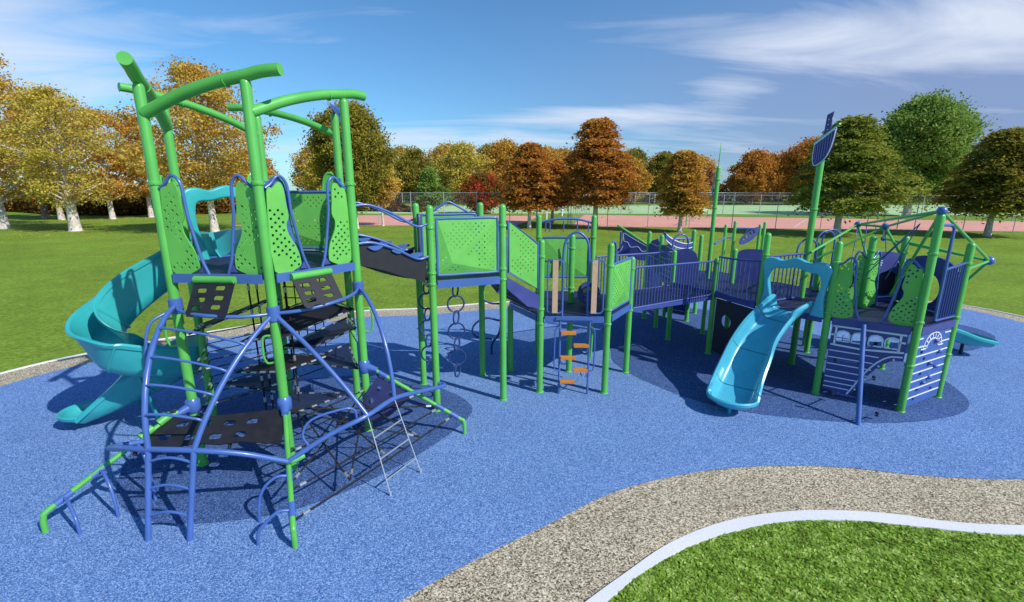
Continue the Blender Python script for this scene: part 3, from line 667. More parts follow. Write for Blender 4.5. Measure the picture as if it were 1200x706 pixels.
def belt_ramp(parent, A, Bq, t0, t1, out, z1, seed):
    u = (Bq - A).normalized(); nn = V((u.y, -u.x, 0)); ln = (Bq - A).length
    a = A + u * ln * t0 + Z * (TD - .06) + nn * .08; w = ln * (t1 - t0)
    e = a + nn * out + Z * (z1 - TD + .06); dn = e - a; h = dn.length
    hs = [rrect(w * (x), h * y, w * (x + .24), h * (y + .13), .02, 3) for x, y in ((.12, .2), (.56, .12), (.14, .46), (.58, .40), (.10, .70), (.56, .66))]
    out_ = [(0, 0), (w, 0), (w * 1.0, h * .9), (w * .96, h), (w * .80, h), (w * .74, h * .93), (w * .60, h * .93), (w * .54, h), (w * .44, h), (w * .38, h * .93), (w * .24, h * .93), (w * .18, h), (w * .04, h), (0, h * .9)]
    b = obj('belt_ramp', plate(out_, hs, .014, a, u, dn), 'belt', parent, smooth=False)
    obj('roller', T([a - u * .0 - Z * -.02, a + u * w + Z * .02], .042, 14), 'green', b)
belt_ramp(tower, P1, P3, .30, .70, .22, 1.98, 1); belt_ramp(tower, P3, P4, .18, .62, .22, 2.0, 2)

# ------------------------------------------------------------------ arched climbers in front of the tower
climb = thing('arch_climber', 'blue curved-bar climber with arched rungs standing in front of the net tower', 'climber', (-3.3, 4.2, 0))
L1, L2 = V((-3.51, 3.86, 0)), V((-3.11, 3.86, 0)); L3, L4 = V((-1.59, 4.72, .88)), V((-1.40, 5.15, .88)); RZ = .88; LT1, LT2 = V((-3.48, 4.03, RZ)), V((-3.03, 4.01, RZ))
J1, J3, J4 = P1 + Z * 2.02, P3 + Z * 1.95, P4 + Z * 2.05
r1, r3, r4 = RAD(P1), RAD(P3), RAD(P4)
def arc(a, b, bulge, n=10):
    """from joint a out and down to b, bulging outwards"""
    P = []
    for i in range(n + 1):
        t = i / n; ang = t * PI / 2
        q = V((a.x + (b.x - a.x) * math.sin(ang), a.y + (b.y - a.y) * math.sin(ang), b.z + (a.z - b.z) * math.cos(ang)))
        P.append(lerp(a, b, t).lerp(q, bulge))
    return P
A1 = arc(J1, LT1, .95); A2 = arc(J3, LT2, .35)
A3 = arc(J3, L3, .15); A4 = arc(J4, L4, .95)
obj('upright', T(A1 + [LT1.lerp(L1, .06), v3(L1, 0)], .027, 14), 'blue', climb)
obj('upright', T(A2 + [LT2.lerp(L2, .06), v3(L2, 0)], .027, 14), 'blue', climb)
obj('upright', T(A3, .025, 14), 'blue', climb); obj('upright', T(A4, .025, 14), 'blue', climb)
for i in (3, 5, 6.6, 8.2):
    f = i - int(i); a = lerp(A1[int(i)], A1[min(10, int(i) + 1)], f); b = lerp(A2[int(i)], A2[min(10, int(i) + 1)], f); up = Z * .06 + V((0, -.04, 0))
    obj('rung', T(spline([a, a.lerp(b, .12) + up * .75, a.lerp(b, .5) + up, a.lerp(b, .88) + up * .6, b], 4), .0135, 10), 'blue', climb)
for z in (.24, .50, .76):
    a, b = LT1.lerp(L1, 1 - z / RZ), LT2.lerp(L2, 1 - z / RZ); obj('rung', T(spline([a, a.lerp(b, .25) + Z * .035, a.lerp(b, .5) + Z * .05, a.lerp(b, .75) + Z * .035, b], 4), .0135, 10), 'blue', climb)
# hoop behind the left upright
obj('side_loop', T(spline([J1 - Z * .05 + r1 * .08, P1 + r1 * .28 + Z * 1.86, P1 + r1 * .36 + Z * 1.55, P1 + r1 * .42 + Z * 1.2, P1 + r1 * .46 + Z * .85, P1 + r1 * .5 + Z * .66, P1 + r1 * .62 + Z * .60], 5), .016, 10), 'blue', climb)
# top arched tubes between the joints
for a, b, up in ((J1, J3, .0), (J3, J4, .0)):
    n = V(((b - a).y, -(b - a).x, 0)).normalized()
    obj('top_arc', T(spline([a, a.lerp(b, .2) + n * .20, a.lerp(b, .5) + n * .30 + Z * .01, a.lerp(b, .8) + n * .20, b], 6), .021, 12), 'blue', climb)
X3 = P3 + r3 * .80 + Z * .56
ringP = [V((-4.02, 4.62, .62)), V((-4.16, 4.52, .64)), V((-4.16, 4.36, .70)), V((-3.98, 4.22, .78)), V((-3.75, 4.10, .85)), LT1, LT2, LT2.lerp(X3, .5) + r3 * .04 + Z * .05, X3]
obj('lower_ring', T(spline(ringP, 6), .027, 14), 'blue', climb)
ringQ = [X3, X3.lerp(L3, .5) + Z * .04 + r3 * .02, L3, L4, V((-1.18, 5.62, .76)), V((-.97, 6.10, .62)), V((-.98, 6.22, .60)), V((-1.06, 6.24, .60))]
obj('lower_ring', T(spline(ringQ, 6), .027, 14), 'blue', climb)
c = X3; obj('bracket', T([c - V((.16, -.02, -.02)), c - V((.05, 0, 0)), c + V((.06, .03, 0)), c + V((.13, .09, .02))], .032, 14), 'green', climb)
c = ringQ[2]; d = (ringQ[2] - ringQ[0]).normalized(); s0 = lerp(ringQ[0], ringQ[2], .25) + Z * .05
obj('grab_handle', T(spline([s0, s0 + Z * .12 - r4 * .05, s0 + d * .12 + Z * .22 - r4 * .06, s0 + d * .4 + Z * .18, s0 + d * .52 + Z * .10, s0 + d * .54], 4), .0135, 10), 'blue', climb)

# low sloping rails with hoops
def low_rail(p, rd, label, hoops, side):
    root = thing('balance_rail', label, 'rail', tuple(p + rd * .8), 'low sloping rails round the net tower')
    a = p + rd * .16 + Z * .78; e = p + rd * 1.33 + Z * .24
    P = [a, a.lerp(e, .5) + Z * .01, e, e + rd * .08 - Z * .08, e + rd * .09 - Z * .25]
    r = obj('rail_tube', T(spline(P, 6), .027, 14), 'green', root)
    sdv = V((-rd.y, rd.x, 0)) * side
    for t in hoops:
        q = a.lerp(e, t); obj('sleeve', T([a.lerp(e, t - .06), a.lerp(e, t + .06)], .033, 14), 'blue', r)
        obj('hoop_leg', T(spline([q, q + sdv * .12 + Z * .02, q + sdv * .24 - Z * .07, v3(q + sdv * .30, q.z * .5), v3(q + sdv * .32, 0)], 5), .016, 10), 'blue', root)
    return a, e
ra1 = low_rail(P1, r1, 'sloping green rail with three blue hoop legs at the near left of the net tower', (.38, .66, .92), 1)
ra3 = low_rail(P3, r3, 'sloping green rail pointing at the viewer below the middle pole, blue hoops on its left', (.62, .92), -1)
root = thing('balance_rail', 'sloping green rail right of the net tower carrying the flat black rope net', 'rail', tuple(P4 + r4 * .8), 'low sloping rails round the net tower')
a4 = P4 + r4 * .16 + Z * .90; e4 = P4 + r4 * 1.27 + Z * .25
rt = obj('rail_tube', T(spline([a4, a4.lerp(e4, .5), e4, e4 + r4 * .08 - Z * .06, e4 + r4 * .09 - Z * .26], 6), .027, 14), 'green', root)
for t in (.08, .78, .96): obj('sleeve', T([a4.lerp(e4, t - .05), a4.lerp(e4, t + .05)], .033, 14), 'blue', rt)
ra4 = (a4, e4)

# rope ladder
root = thing('rope_ladder', 'short grey rope ladder with white rungs hanging right of the net tower', 'rope ladder', (-1.3, 4.8, 0))
F1, F2 = V((-1.34, 4.53, 0)), V((-1.09, 4.96, 0))
for a, b in ((L3, F1), (L4, F2)):
    obj('rope', T([a, b + Z * .03], .006, 8), 'pole', root); obj('anchor', T([b + Z * .06, b], .014, 8), 'pole', root)
for t in (.28, .54, .80):
    a, b = lerp(L3, F1, t), lerp(L4, F2, t); o = obj('rung', T([a, b], .010, 10), 'steel', root)
# flat net of black ropes
root = thing('rope_net', 'flat net of black ropes with silver ferrules stretched low between two green rails', 'rope net', (-1.7, 5.0, 0))
def rope(a, b, parent, r=.010, fer=(.06, .94), m='rope', name='rope', sag=.015):
    o = obj(name, T(spline([a, a.lerp(b, .5) - Z * sag, b], 4), r, 8), m, parent)
    ln = (b - a).length
    for t in fer:
        c = a.lerp(b, t); d = (b - a).normalized() * .035
        if ln > .2: obj('ferrule', T([c - d, c + d], r + .007, 8), 'steel', o)
    return o
def on(ra, t): return ra[0].lerp(ra[1], t)
rope(on(ra3, .97) - Z * .05, on(ra4, .95), root); rope(on(ra3, .72) - Z * .04, on(ra4, .78), root); rope(on(ra3, .4), on(ra4, .5), root)
m0 = on(ra3, .97).lerp(on(ra4, .95), .5); m1 = on(ra3, .97).lerp(on(ra4, .95), .28); m2 = on(ra3, .97).lerp(on(ra4, .95), .72); cc = P3.lerp(P4, .5) + Z * .62
for a, b in ((cc, m0), (cc.lerp(P3 + Z * .6, .6), m1), (cc.lerp(P4 + Z * .6, .6), m2), (P3 + Z * .8, on(ra4, .75)), (P4 + Z * .62, on(ra3, .7)), (P3 + Z * .8, m2), (P4 + Z * .6, m1), (P3 + Z * .62, P4 + Z * .62)): rope(a, b, root, fer=(.93,))
# lower belt mat with slots in front of the tower
root = thing('belt_mat', 'large slotted black rubber mat slung low between the poles and the left rail', 'mat', (-3.3, 4.8, 0))
q0, q1, q2, q3 = on(ra1, .04), P3 + r3 * .06 + Z * .82, on(ra3, .34), on(ra1, .42)
u = (q1 - q0).normalized(); vdir = (q3 - q0); w = (q1 - q0).length; h = .46
lo = [(-.22, h), (-.03, .0), (.2, .035), (.5, .045), (.8, .03), (w + .02, .0), (w + .07, h * .5), (w + .10, h), (.95, h - .05), (.7, h - .03), (.45, h - .06), (.2, h - .02), (.0, h - .05)]
hs = [rrect(x, y, x + .14, y + .07, .03, 3) for x, y in ((.1, .10), (.37, .11), (.64, .12), (.9, .11), (-.02, .27), (.26, .28), (.55, .29), (.82, .28))]
bmat = obj('mat_panel', plate(lo, hs, .016, q0, u, vdir), 'belt', root, smooth=False)
for x in (.02, .35, .7, 1.05): obj('strap', T([q0 + u * x + vdir.normalized() * (h - .03), q0 + u * x + vdir.normalized() * (h + .02) - Z * .10], .02, 8), 'belt', root)
for x in (.0, w): obj('strap', T([q0 + u * x + V((0, 0, .02)), q0 + u * x + V((0, .03, .05))], .028, 8), 'belt', root)
# green roller ends
for t in (.06, .22): obj('roller', T([on(ra1, t) + Z * .03, on(ra1, t + .11) + Z * .03], .046, 12), 'green', root)
# perforated plate on the right
root = thing('perforated_step_plate', 'navy climbing plate with round holes leaning under the right-hand rail', 'climbing plate', tuple(P4 + r4 * .3))
a = on(ra4, .02) - Z * .06; b = on(ra4, .45) - Z * .05; u = (b - a).normalized(); dn = V((-.15, -.28, -1)).normalized()
obj('plate', plate([(0, 0), ((b - a).length, 0), (.42, .38), (.32, .55), (.05, .62), (-.02, .3)], [circ(.1, .14, .045, 12, .03), circ(.28, .12, .045, 12, .03), circ(.09, .34, .045, 12, .03), circ(.26, .32, .045, 12, .03), circ(.15, .5, .04, 12, .03)], .014, a, u, dn), 'memb2', root, smooth=False)
obj('strap', T([a, a - Z * -.06], .02, 8), 'belt', root); obj('strap', T([b, b + Z * .05], .02, 8), 'belt', root)

# ------------------------------------------------------------------ nets and membranes inside the tower
net = thing('climbing_net', 'spiral of dark rubber membranes and black ropes inside the net tower', 'climbing net', tuple(tc_))
cr = tc_
for dx, dy in ((.0, .0), (.10, .05), (-.42, .18), (-.36, .26)):
    rope(cr + V((dx, dy, .12)), cr + V((dx * 1.1, dy * 1.1, TD - .06)), net, .012, (.1, .25, .4, .55, .7, .85), name='vertical_rope', sag=0)
for dx, dy in ((.30, -.28),):
    rope(cr + V((dx, dy, .1)), cr + V((dx, dy, 1.85)), net, .012, (.15, .35, .6, .8), name='vertical_rope', sag=0)
def membrane(pts, z, m='belt', scal=.05):
    """thin sheet with edges that sag inwards between its tie points"""
    P = []; c = sum(pts, V()) / len(pts)
    for a, b in zip(pts, pts[1:] + pts[:1]):
        n = max(3, int((b - a).length / .1))
        for i in range(n):
            t = i / n; q = a.lerp(b, t); q = q + (c - q) * (scal * 2.2 * math.sin(PI * t)) + (c - q) * (.02 * (i % 2)); P.append(q)
    bm = B(); top = [bm.verts.new(p) for p in P]; bot = [bm.verts.new(p - Z * .012) for p in P]; tcn = bm.verts.new(c - Z * .02); bc = bm.verts.new(c - Z * .032); k = len(P)
    for i in range(k):
        j = (i + 1) % k; bm.faces.new((top[i], top[j], tcn)); bm.faces.new((bot[j], bot[i], bc)); bm.faces.new((top[j], top[i], bot[i], bot[j]))
    o = obj('membrane', bm, m, net, smooth=False)
    for a, b in zip(pts, pts[1:] + pts[:1]):
        rope(a, b, net, .008, (.2, .4, .6, .8), name='edge_rope', sag=.0)
inn = lambda p, k, z: tc_.lerp(p, k) + Z * z
M['memb'] = mat('navy_membrane', (.012, .022, .07), .5, var=.2)
membrane([inn(P3, .93, 1.62), inn(P4, .93, 1.76), inn(P5, .6, 1.80), inn(P6, .15, 1.66)], 1.6)
membrane([inn(P4, .94, 1.50), inn(P5, .93, 1.38), inn(tc_, 0, 1.20), inn(P4, .35, 1.18)], 1.3, 'memb')
membrane([inn(P1, .93, 1.66), inn(P2, .93, 1.52), inn(P6, .5, 1.80), inn(P6, .12, 1.86)], 1.6)
membrane([inn(P1, .45, 1.42), inn(P3, .45, 1.50), inn(P5, .3, 1.46), inn(P6, .5, 1.40)], 1.3)
membrane([inn(P1, .55, 1.04), inn(P3, .62, 1.10), inn(P4, .62, 1.12), inn(P6, .1, 1.06)], 1.0)
membrane([inn(P4, .92, .92), inn(P5, .92, .96), inn(P5, .2, .9)], .9, 'memb')
membrane([inn(P3, .8, .60), inn(P4, .8, .56), inn(tc_, 0, .52)], .6, 'memb')
membrane([inn(P2, .85, .62), inn(P6, .85, .58), inn(tc_, 0, .52)], .6, 'memb')
for z in (.70, 1.16, 1.60):
    for i, p in enumerate(hexp):
        if (i + int(z * 100)) % 3 == 0: continue
        rope(cr + Z * z, inn(p, .94, z + .04), net, .008, (.15, .85), name='spoke_rope')
for k_, z in enumerate((.5, .62, .74, .98, 1.10, 1.22)):
    rope(inn(P2, .93, z), inn(P6, .93, z), net, .007, (.2, .5, .8), name='cross_rope')
    rope(inn(P1, .93, z + .03), inn(P2, .93, z), net, .007, (.3, .7), name='cross_rope')
    if k_ % 2: rope(inn(P5, .93, z + .3), inn(P4, .93, z + .33), net, .007, (.3, .7), name='cross_rope')
# square-mesh net hanging at the back
for i in range(5): a = lerp(P6, P5, .12 + i * .12); rope(a + Z * .9 + r3 * .1, a + Z * (TD - .05) + r3 * .1, net, .009, (), name='vertical_rope', sag=0)
for j in range(8): rope(lerp(P6, P5, .08) + Z * (1.0 + j * .17) + r3 * .1, lerp(P6, P5, .66) + Z * (1.0 + j * .17) + r3 * .1, net, .009, (), name='cross_rope', sag=0)

# ------------------------------------------------------------------ chutes
def chute(P, w, h, name='chute', parent=None, m='teal', hl=None, hr=None, n=8, th=.022, flare=None, roll=None, parts=1):
    """U-shaped trough swept along P; hl / hr wall heights left and right along the path"""
    Ps = spline(P, n); k = len(Ps); secs = []
    for i, p in enumerate(Ps):
        t = i / (k - 1); tn = (Ps[min(k - 1, i + 1)] - Ps[max(0, i - 1)]).normalized()
        s = tn.cross(Z).normalized(); up = s.cross(tn).normalized()
        if roll: a = roll(t); s, up = s * math.cos(a) + up * math.sin(a), up * math.cos(a) - s * math.sin(a)
        ww = w / 2 * (flare(t) if flare else 1); L_ = (hl(t) if hl else h); R_ = (hr(t) if hr else h)
        prof = []
        rr = .11
        prof.append((-ww - .055, L_ - .055)); prof.append((-ww - .06, L_ - .01)); prof.append((-ww - .035, L_ + .012)); prof.append((-ww + .005, L_ - .004))
        for a in range(0, 91, 18): prof.append((-ww + rr * .9 - rr * .9 * math.cos(math.radians(a)) + .02, rr - rr * math.sin(math.radians(a))))
        prof.append((0, -.008))
        for a in range(90, -1, -18): prof.append((ww - rr * .9 + rr * .9 * math.cos(math.radians(a)) - .02, rr - rr * math.sin(math.radians(a))))
        prof.append((ww - .005, R_ - .004)); prof.append((ww + .035, R_ + .012)); prof.append((ww + .06, R_ - .01)); prof.append((ww + .055, R_ - .055))
        # underside
        und = [(ww + .035, R_ - .05), (ww + .015, rr)] + [(ww - rr * .8 + rr * .8 * math.cos(math.radians(a)), rr - (rr + th) * math.sin(math.radians(a))) for a in (45, 90)] + [(-ww + rr * .8 - rr * .8 * math.cos(math.radians(a)), rr - (rr + th) * math.sin(math.radians(a))) for a in (90, 45)] + [(-ww - .015, rr), (-ww - .035, L_ - .05)]
        secs.append([p + s * x + up * y for x, y in prof + und])
    cuts = [round(i * (k - 1) / parts) for i in range(parts + 1)]; outs = []
    for a, b in zip(cuts, cuts[1:]):
        bm = B(); R = [[bm.verts.new(q) for q in secs[i]] for i in range(a, b + 1)]; q = len(R[0])
        for r0, r1_ in zip(R, R[1:]):
            for j in range(q): bm.faces.new((r0[j], r0[(j + 1) % q], r1_[(j + 1) % q], r1_[j]))
        bm.faces.new(R[0][::-1]); bm.faces.new(R[-1])
        outs.append(obj(name, bm, m, parent))
        if a:
            fl = B(); tn = (Ps[a + 1] - Ps[a - 1]).normalized(); c = Ps[a]
            pr = [c + (x - c) * 1.0 for x in secs[a]]
            nn = len(pr) // 2
            outl = pr[-8:]  # underside rib shows as a flange at the joint
            tube(fl, [pr[-1], *outl[::-1][1:], ], .019, 6); obj('joint_flange', fl, m, outs[-1])
    return outs, Ps, secs
def exit_bowl(parent, Ps, hw, m, dp=.9):
    e = Ps[-1]; d = (Ps[-1] - Ps[-3]).normalized(); d.z = 0; d.normalize(); s_ = d.cross(Z).normalized(); bm = B(); Rr = []
    for rr_, zz in ((.0, -.008), (hw * .55, -.008), (hw - .07, .012), (hw - .02, .06), (hw, .118), (hw + .035, .140), (hw + .058, .12), (hw + .05, .08)):
        Rr.append([bm.verts.new(e - d * .01 + s_ * rr_ * math.cos(a) + d * rr_ * dp * math.sin(a) + Z * zz) for a in [PI * i / 18 for i in range(19)]])
    for a, b in zip(Rr, Rr[1:]):
        for i in range(18): bm.faces.new((a[i], a[i + 1], b[i + 1], b[i]))
    bmesh.ops.remove_doubles(bm, verts=bm.verts, dist=.0005); bmesh.ops.recalc_face_normals(bm, faces=bm.faces[:]); bmesh.ops.solidify(bm, geom=bm.faces[:], thickness=.015)
    obj('exit_lip', bm, m, parent); return d
sp = thing('spiral_slide', 'teal spiral slide curling down to the lawn side of the net tower', 'slide', (-5.3, 6.5, 0))
mid = (P2 + P6) / 2; on_ = (mid - tc_).normalized()
SP = [mid + Z * (TD - .02), V((-4.36, 6.86, 2.31)), V((-4.72, 6.78, 2.12)), V((-5.05, 6.52, 1.84)), V((-5.36, 6.22, 1.48)), V((-5.40, 5.98, 1.22)), V((-5.18, 5.84, 1.00)), V((-4.84, 5.95, .88)), V((-4.64, 6.22, .76)), V((-4.80, 6.48, .64)), V((-5.20, 6.46, .46)), V((-5.66, 6.29, .26)), V((-6.05, 6.16, .12))]
hr_ = lambda t: .38 + .10 * math.exp(-((t - .45) / .14) ** 2) + .16 * math.exp(-((t - .76) / .08) ** 2) - .25 * max(0, (t - .88) / .12)
hl_ = lambda t: .36 + .16 * math.exp(-((t - .28) / .13) ** 2) - .06 * math.exp(-((t - .6) / .12) ** 2) - .25 * max(0, (t - .88) / .12)
outs, Ps, secs = chute(SP, .43, .3, 'chute', sp, 'teal', flare=lambda t: 1 + .22 * max(0, (t - .7) / .3), hl=hl_, hr=hr_, n=7, parts=6)
exit_bowl(sp, Ps, .262, 'teal', 1.15)
# entry hood
hd = thing('x', 'x', 'x', (0, 0, 0)); ROOT.pop(hd.name); bpy.data.objects.remove(hd)
def hood(A, Bq, z, parent, m='teal', hh=.95, out=.05, th=.10):
    u = (Bq - A).normalized(); ln = (Bq - A).length; n = V((u.y, -u.x, 0)); o0 = A + n * out + Z * z
    oo = [(.03, -.02), (.07, .3), (.03, .62), (.01, hh - .10), (.07, hh - .01), (.20, hh + .01), (.34, hh - .02), (.5 * ln, hh + .045), (ln - .34, hh - .02), (ln - .20, hh + .01), (ln - .07, hh - .01), (ln - .01, hh - .10), (ln - .03, .62), (ln - .07, .3), (ln - .03, -.02)]
    ii = [(.24, -.02), (.20, .16), (.14, .45), (.15, hh - .24), (.20, hh - .17), (.34, hh - .16), (.5 * ln, hh - .12), (ln - .34, hh - .17), (ln - .20, hh - .18), (ln - .15, hh - .26), (ln - .14, .45), (ln - .20, .16), (ln - .24, -.02)]
    P = spl2(oo, 4) + spl2(ii, 4)[::-1]
    o = obj('entry_hood', plate(P, [], th, o0, u, Z), m, parent)
    bm = bmesh.new(); bm.from_mesh(o.data); bmesh.ops.remove_doubles(bm, verts=bm.verts, dist=.0008); bmesh.ops.dissolve_limit(bm, angle_limit=.02, verts=bm.verts, edges=bm.edges)
    es = [e for e in bm.edges if len(e.link_faces) == 2 and e.calc_face_angle(0) > 1.2 and max(abs((e.verts[0].co - e.verts[1].co).normalized().dot(n)), 0) < .5]
    try: bmesh.ops.bevel(bm, geom=es, offset=.032, segments=4, profile=.6, affect='EDGES', clamp_overlap=True)
    except Exception: pass
    bm.to_mesh(o.data); bm.free(); o.data.polygons.foreach_set('use_smooth', [True] * len(o.data.polygons)); return o
hood(P2, P6, TD, sp, 'teal', .93)
for a_, b_ in (((-5.85, 6.80, 0), (-5.52, 6.25, 1.34)), ((-4.78, 6.72, 0), (-4.85, 6.50, .58)), ((-5.0, 6.1, 0), (-5.05, 5.9, .95))):
    obj('support_leg', T([a_, b_], .024, 10), 'teal', sp)

# ================================================================== CURVED BELT BRIDGE
Q1, Q3 = V((-1.14, 6.58, 0)), V((-.14, 6.97, 0)); Q2, Q4 = V((-1.53, 7.58, 0)), V((-.53, 7.97, 0)); QD = 2.03
br = thing('belt_bridge', 'sagging black belt bridge with wavy blue handrails left of the square platform', 'bridge', (-1.8, 6.9, 0))
for a, b in ((P4, Q1), (P5, Q2)):
    u = (b - a); n = Z
    def rl(z0, z1, r, nm): obj(nm, T(spline([a + u * .04 + Z * z0, a + u * .22 + Z * (z0 + .0), a.lerp(b, .5) + Z * ((z0 + z1) / 2 + .02), a.lerp(b, .8) + Z * (z1 - .02), b - u * .04 + Z * z1], 6), r, 10), 'blue', br)
    rl(3.10, 2.83, .017, 'handrail'); rl(2.62, 2.38, .02, 'lower_rail')
    up = spline([a + u * .05 + Z * 2.60, a + u * .25 + Z * 2.60, a.lerp(b, .5) + Z * 2.50, a.lerp(b, .8) + Z * 2.37, b - u * .05 + Z * 2.36], 5)
    dn = spline([a + u * .05 + Z * 2.33, a + u * .3 + Z * 2.26, a.lerp(b, .6) + Z * 2.13, b - u * .05 + Z * 2.0], 7)[:len(up)]
    bm = B(); off = V(((b - a).y, -(b - a).x, 0)).normalized() * (-.03)
    va = [bm.verts.new(p + off) for p in up]; vb = [bm.verts.new(p + off) for p in dn]; vc = [bm.verts.new(p + off * .5) for p in up]; vd = [bm.verts.new(p + off * .5) for p in dn]
    for i in range(len(up) - 1):
        bm.faces.new((va[i], va[i + 1], vb[i + 1], vb[i])); bm.faces.new((vc[i + 1], vc[i], vd[i], vd[i + 1])); bm.faces.new((va[i], vc[i], vc[i + 1], va[i + 1])); bm.faces.new((vb[i], vd[i], vd[i + 1], vb[i + 1]))
    obj('side_belt', bm, 'belt', br)
    for t in (.25, .55, .82):
        q = spline([a + Z * 2.62, a.lerp(b, .5) + Z * 2.52, b + Z * 2.38], 10)[int(t * 20)]; fw = u.normalized()
        sc = plate(sm2([(-.10, 0), (-.06, -.035), (0, -.055), (.06, -.035), (.10, 0), (0, .01)], 3), [], .01, q + V(((b - a).y, -(b - a).x, 0)).normalized() * .01, fw, Z); obj('scallop_plate', sc, 'blue', br, smooth=False)
bm = B(); a0, a1, b0, b1 = P4 + Z * 2.36, P5 + Z * 2.36, Q1 + Z * QD, Q2 + Z * QD; k = 10; rows = []
for i in range(k + 1):
    t = i / k; zz = -.05 * math.sin(PI * t); rows.append((a0.lerp(b0, t) + Z * zz, a1.lerp(b1, t) + Z * zz))
for r0, r1_ in zip(rows, rows[1:]):
    c = (r0[0] + r0[1] + r1_[0] + r1_[1]) / 4; d = ((r1_[0] + r1_[1]) - (r0[0] + r0[1])) / 2; y_ = (r0[0] - r0[1]); box(bm, c, (d.length * .95, y_.length * .84, .02), d, d.cross(y_) * (1 if d.cross(y_).z > 0 else -1))
obj('belt_walkway', bm, 'belt', br)

# ================================================================== SQUARE PLATFORM
sq = thing('square_platform', 'square raised platform on four slim green posts with a green perforated panel', 'play platform', (-.83, 7.28, 0))
for p in (Q1, Q2, Q3, Q4): post(sq, p.x, p.y, 3.09, collars=(2.78, 2.14, 1.98))
dk = obj('deck', slab([Q1, Q3, Q4, Q2], QD - .07, QD), 'deck', sq)
bm = B()
for a, b in ((Q1, Q3), (Q3, Q4), (Q4, Q2), (Q2, Q1)):
    d = (b - a).normalized(); n = V((d.y, -d.x, 0)); box(bm, (a + b) / 2 + n * .045 + Z * (QD - .055), ((b - a).length - .13, .03, .11), d)
obj('edge_rim', bm, 'blue', dk)
bubble_panel(sq, Q1, Q3, QD + .03, QD + .91, 30, .055, (.22, .24))
bubble_panel(sq, Q4, Q2, QD + .03, QD + .91, 32, .06, (.3, .3))
for A, Bq in ((Q1, Q2), (Q2, Q1)):
    u = (Bq - A).normalized(); obj('entry_panel', plate(rrect(.08, .02, .26, .90, .05), [], .02, A + Z * QD, u, Z), 'navy', sq, smooth=False)
o0 = lerp(Q2, Q4, .5) + Z * QD
obj('top_loop', T(spline([lerp(Q2, Q4, .22) + Z * 2.93, lerp(Q2, Q4, .35) + Z * 3.02, lerp(Q2, Q4, .48) + Z * 3.10, lerp(Q2, Q4, .6) + Z * 3.05, lerp(Q2, Q4, .8) + Z * 2.93], 5), .018, 10), 'blue', sq)
def ring_chain(x, y, top, n, label):
    root = thing('ring_chain', label, 'ring climber', (x, y, 0), 'ring chains under the square platform')
    z = top
    obj('shackle', T([(x, y, z + .08), (x, y, z - .02)], .02, 8), 'blue', root)
    big = True; k = 0
    while k < n:
        r = .125 if k % 2 else .100; ax = V((1, .35, 0)).normalized() if k % 2 else V((.30, 1, 0)).normalized()
        z -= r * .94
        c = V((x, y, z)); obj('ring', T([c + ax * r * math.cos(a) + Z * r * math.sin(a) for a in [2 * PI * i / 22 for i in range(22)]], .014, 8, True), 'navy' if False else M['ring'], root)
        z -= r * .94; k += 1
M['ring'] = mat('dark_blue_paint', (.018, .04, .16), .4, coat=.2)
ring_chain(-.84, 6.80, 1.94, 7, 'chain of dark blue rings hanging under the front edge of the square platform')
ring_chain(-1.30, 6.98, 1.94, 7, 'chain of dark blue rings hanging between the two left posts of the square platform')
root = thing('loop_climber', 'dark blue pole with two bent loops standing behind the square platform', 'climber', (-.42, 9.1, 0))
obj('pole', T(spline([(-.42, 9.1, 0), (-.40, 9.1, .25), (-.24, 9.0, .55), (-.2, 8.95, 1.2), (-.2, 8.95, 1.95)], 5), .025, 10), M['ring'], root)
obj('loop', T(spline([(-.24, 9, .75), (-.55, 9, .80), (-.78, 9, .62), (-.72, 9, .42), (-.40, 9, .36)], 5), .02, 10), M['ring'], root)
obj('loop', T(spline([(-.2, 9, 1.62), (-.5, 9, 1.50), (-.62, 9, 1.28), (-.45, 9, 1.12), (-.2, 9, 1.10)], 5), .02, 10), M['ring'], root)

# ================================================================== STEPS DOWN
Q5, Q6, Q8, F2, F1, Q7 = V((.46, 7.26, 0)), V((1.53, 7.22, 0)), V((2.10, 8.12, 0)), V((1.57, 9.06, 0)), V((.52, 9.1, 0)), V((-.03, 8.20, 0)); HC = V((1.05, 8.16, 0)); HD = 1.33
st = thing('stair_ramp', 'short dark stair with sloping green perforated side panels joining two platforms', 'stairs', (0, 7.6, 0))
for i in range(3):
    t0, t1 = i / 3, (i + 1) / 3; zz = QD - (QD - HD) * (i + 1) / 4
    obj('step', slab([Q3.lerp(Q5, t0 + .02), Q3.lerp(Q5, t1 - .01), Q4.lerp(Q7, t1 - .01), Q4.lerp(Q7, t0 + .02)], zz - .05, zz), 'deck', st)
for a, b, sd_ in ((Q3, Q5, 1), (Q4, Q7, -1)):
    u = (b - a).normalized(); ln = (b - a).length; n = V((u.y, -u.x, 0)) * sd_
    if sd_ == 1: pass
    out = [(.10, .06), (ln - .09, -.24), (ln - .09, .44), (.10, .80)]
    cp = obj('side_panel', plate(out, scatter_holes(pip(out, .03), 5 + sd_, .013, (.08, -.2, ln, .8), random.Random(8), .045), .016, a + Z * QD + n * .02, u, Z), 'greenp', st, smooth=False)
    obj('panel_frame', T([a + Z * QD + n * .02 + u * x + Z * y for x, y in ((.085, .045), (ln - .075, -.26), (ln - .075, .455), (.085, .82))], .018, 8, True), 'blue', cp)
    out = [(.06, -.02), (ln - .05, -.36), (ln - .05, -.58), (ln - .25, -.52), (.06, -.20)]
    obj('stringer', plate(out, [], .03, a + Z * QD + n * .01, u, Z), 'navy', st, smooth=False)

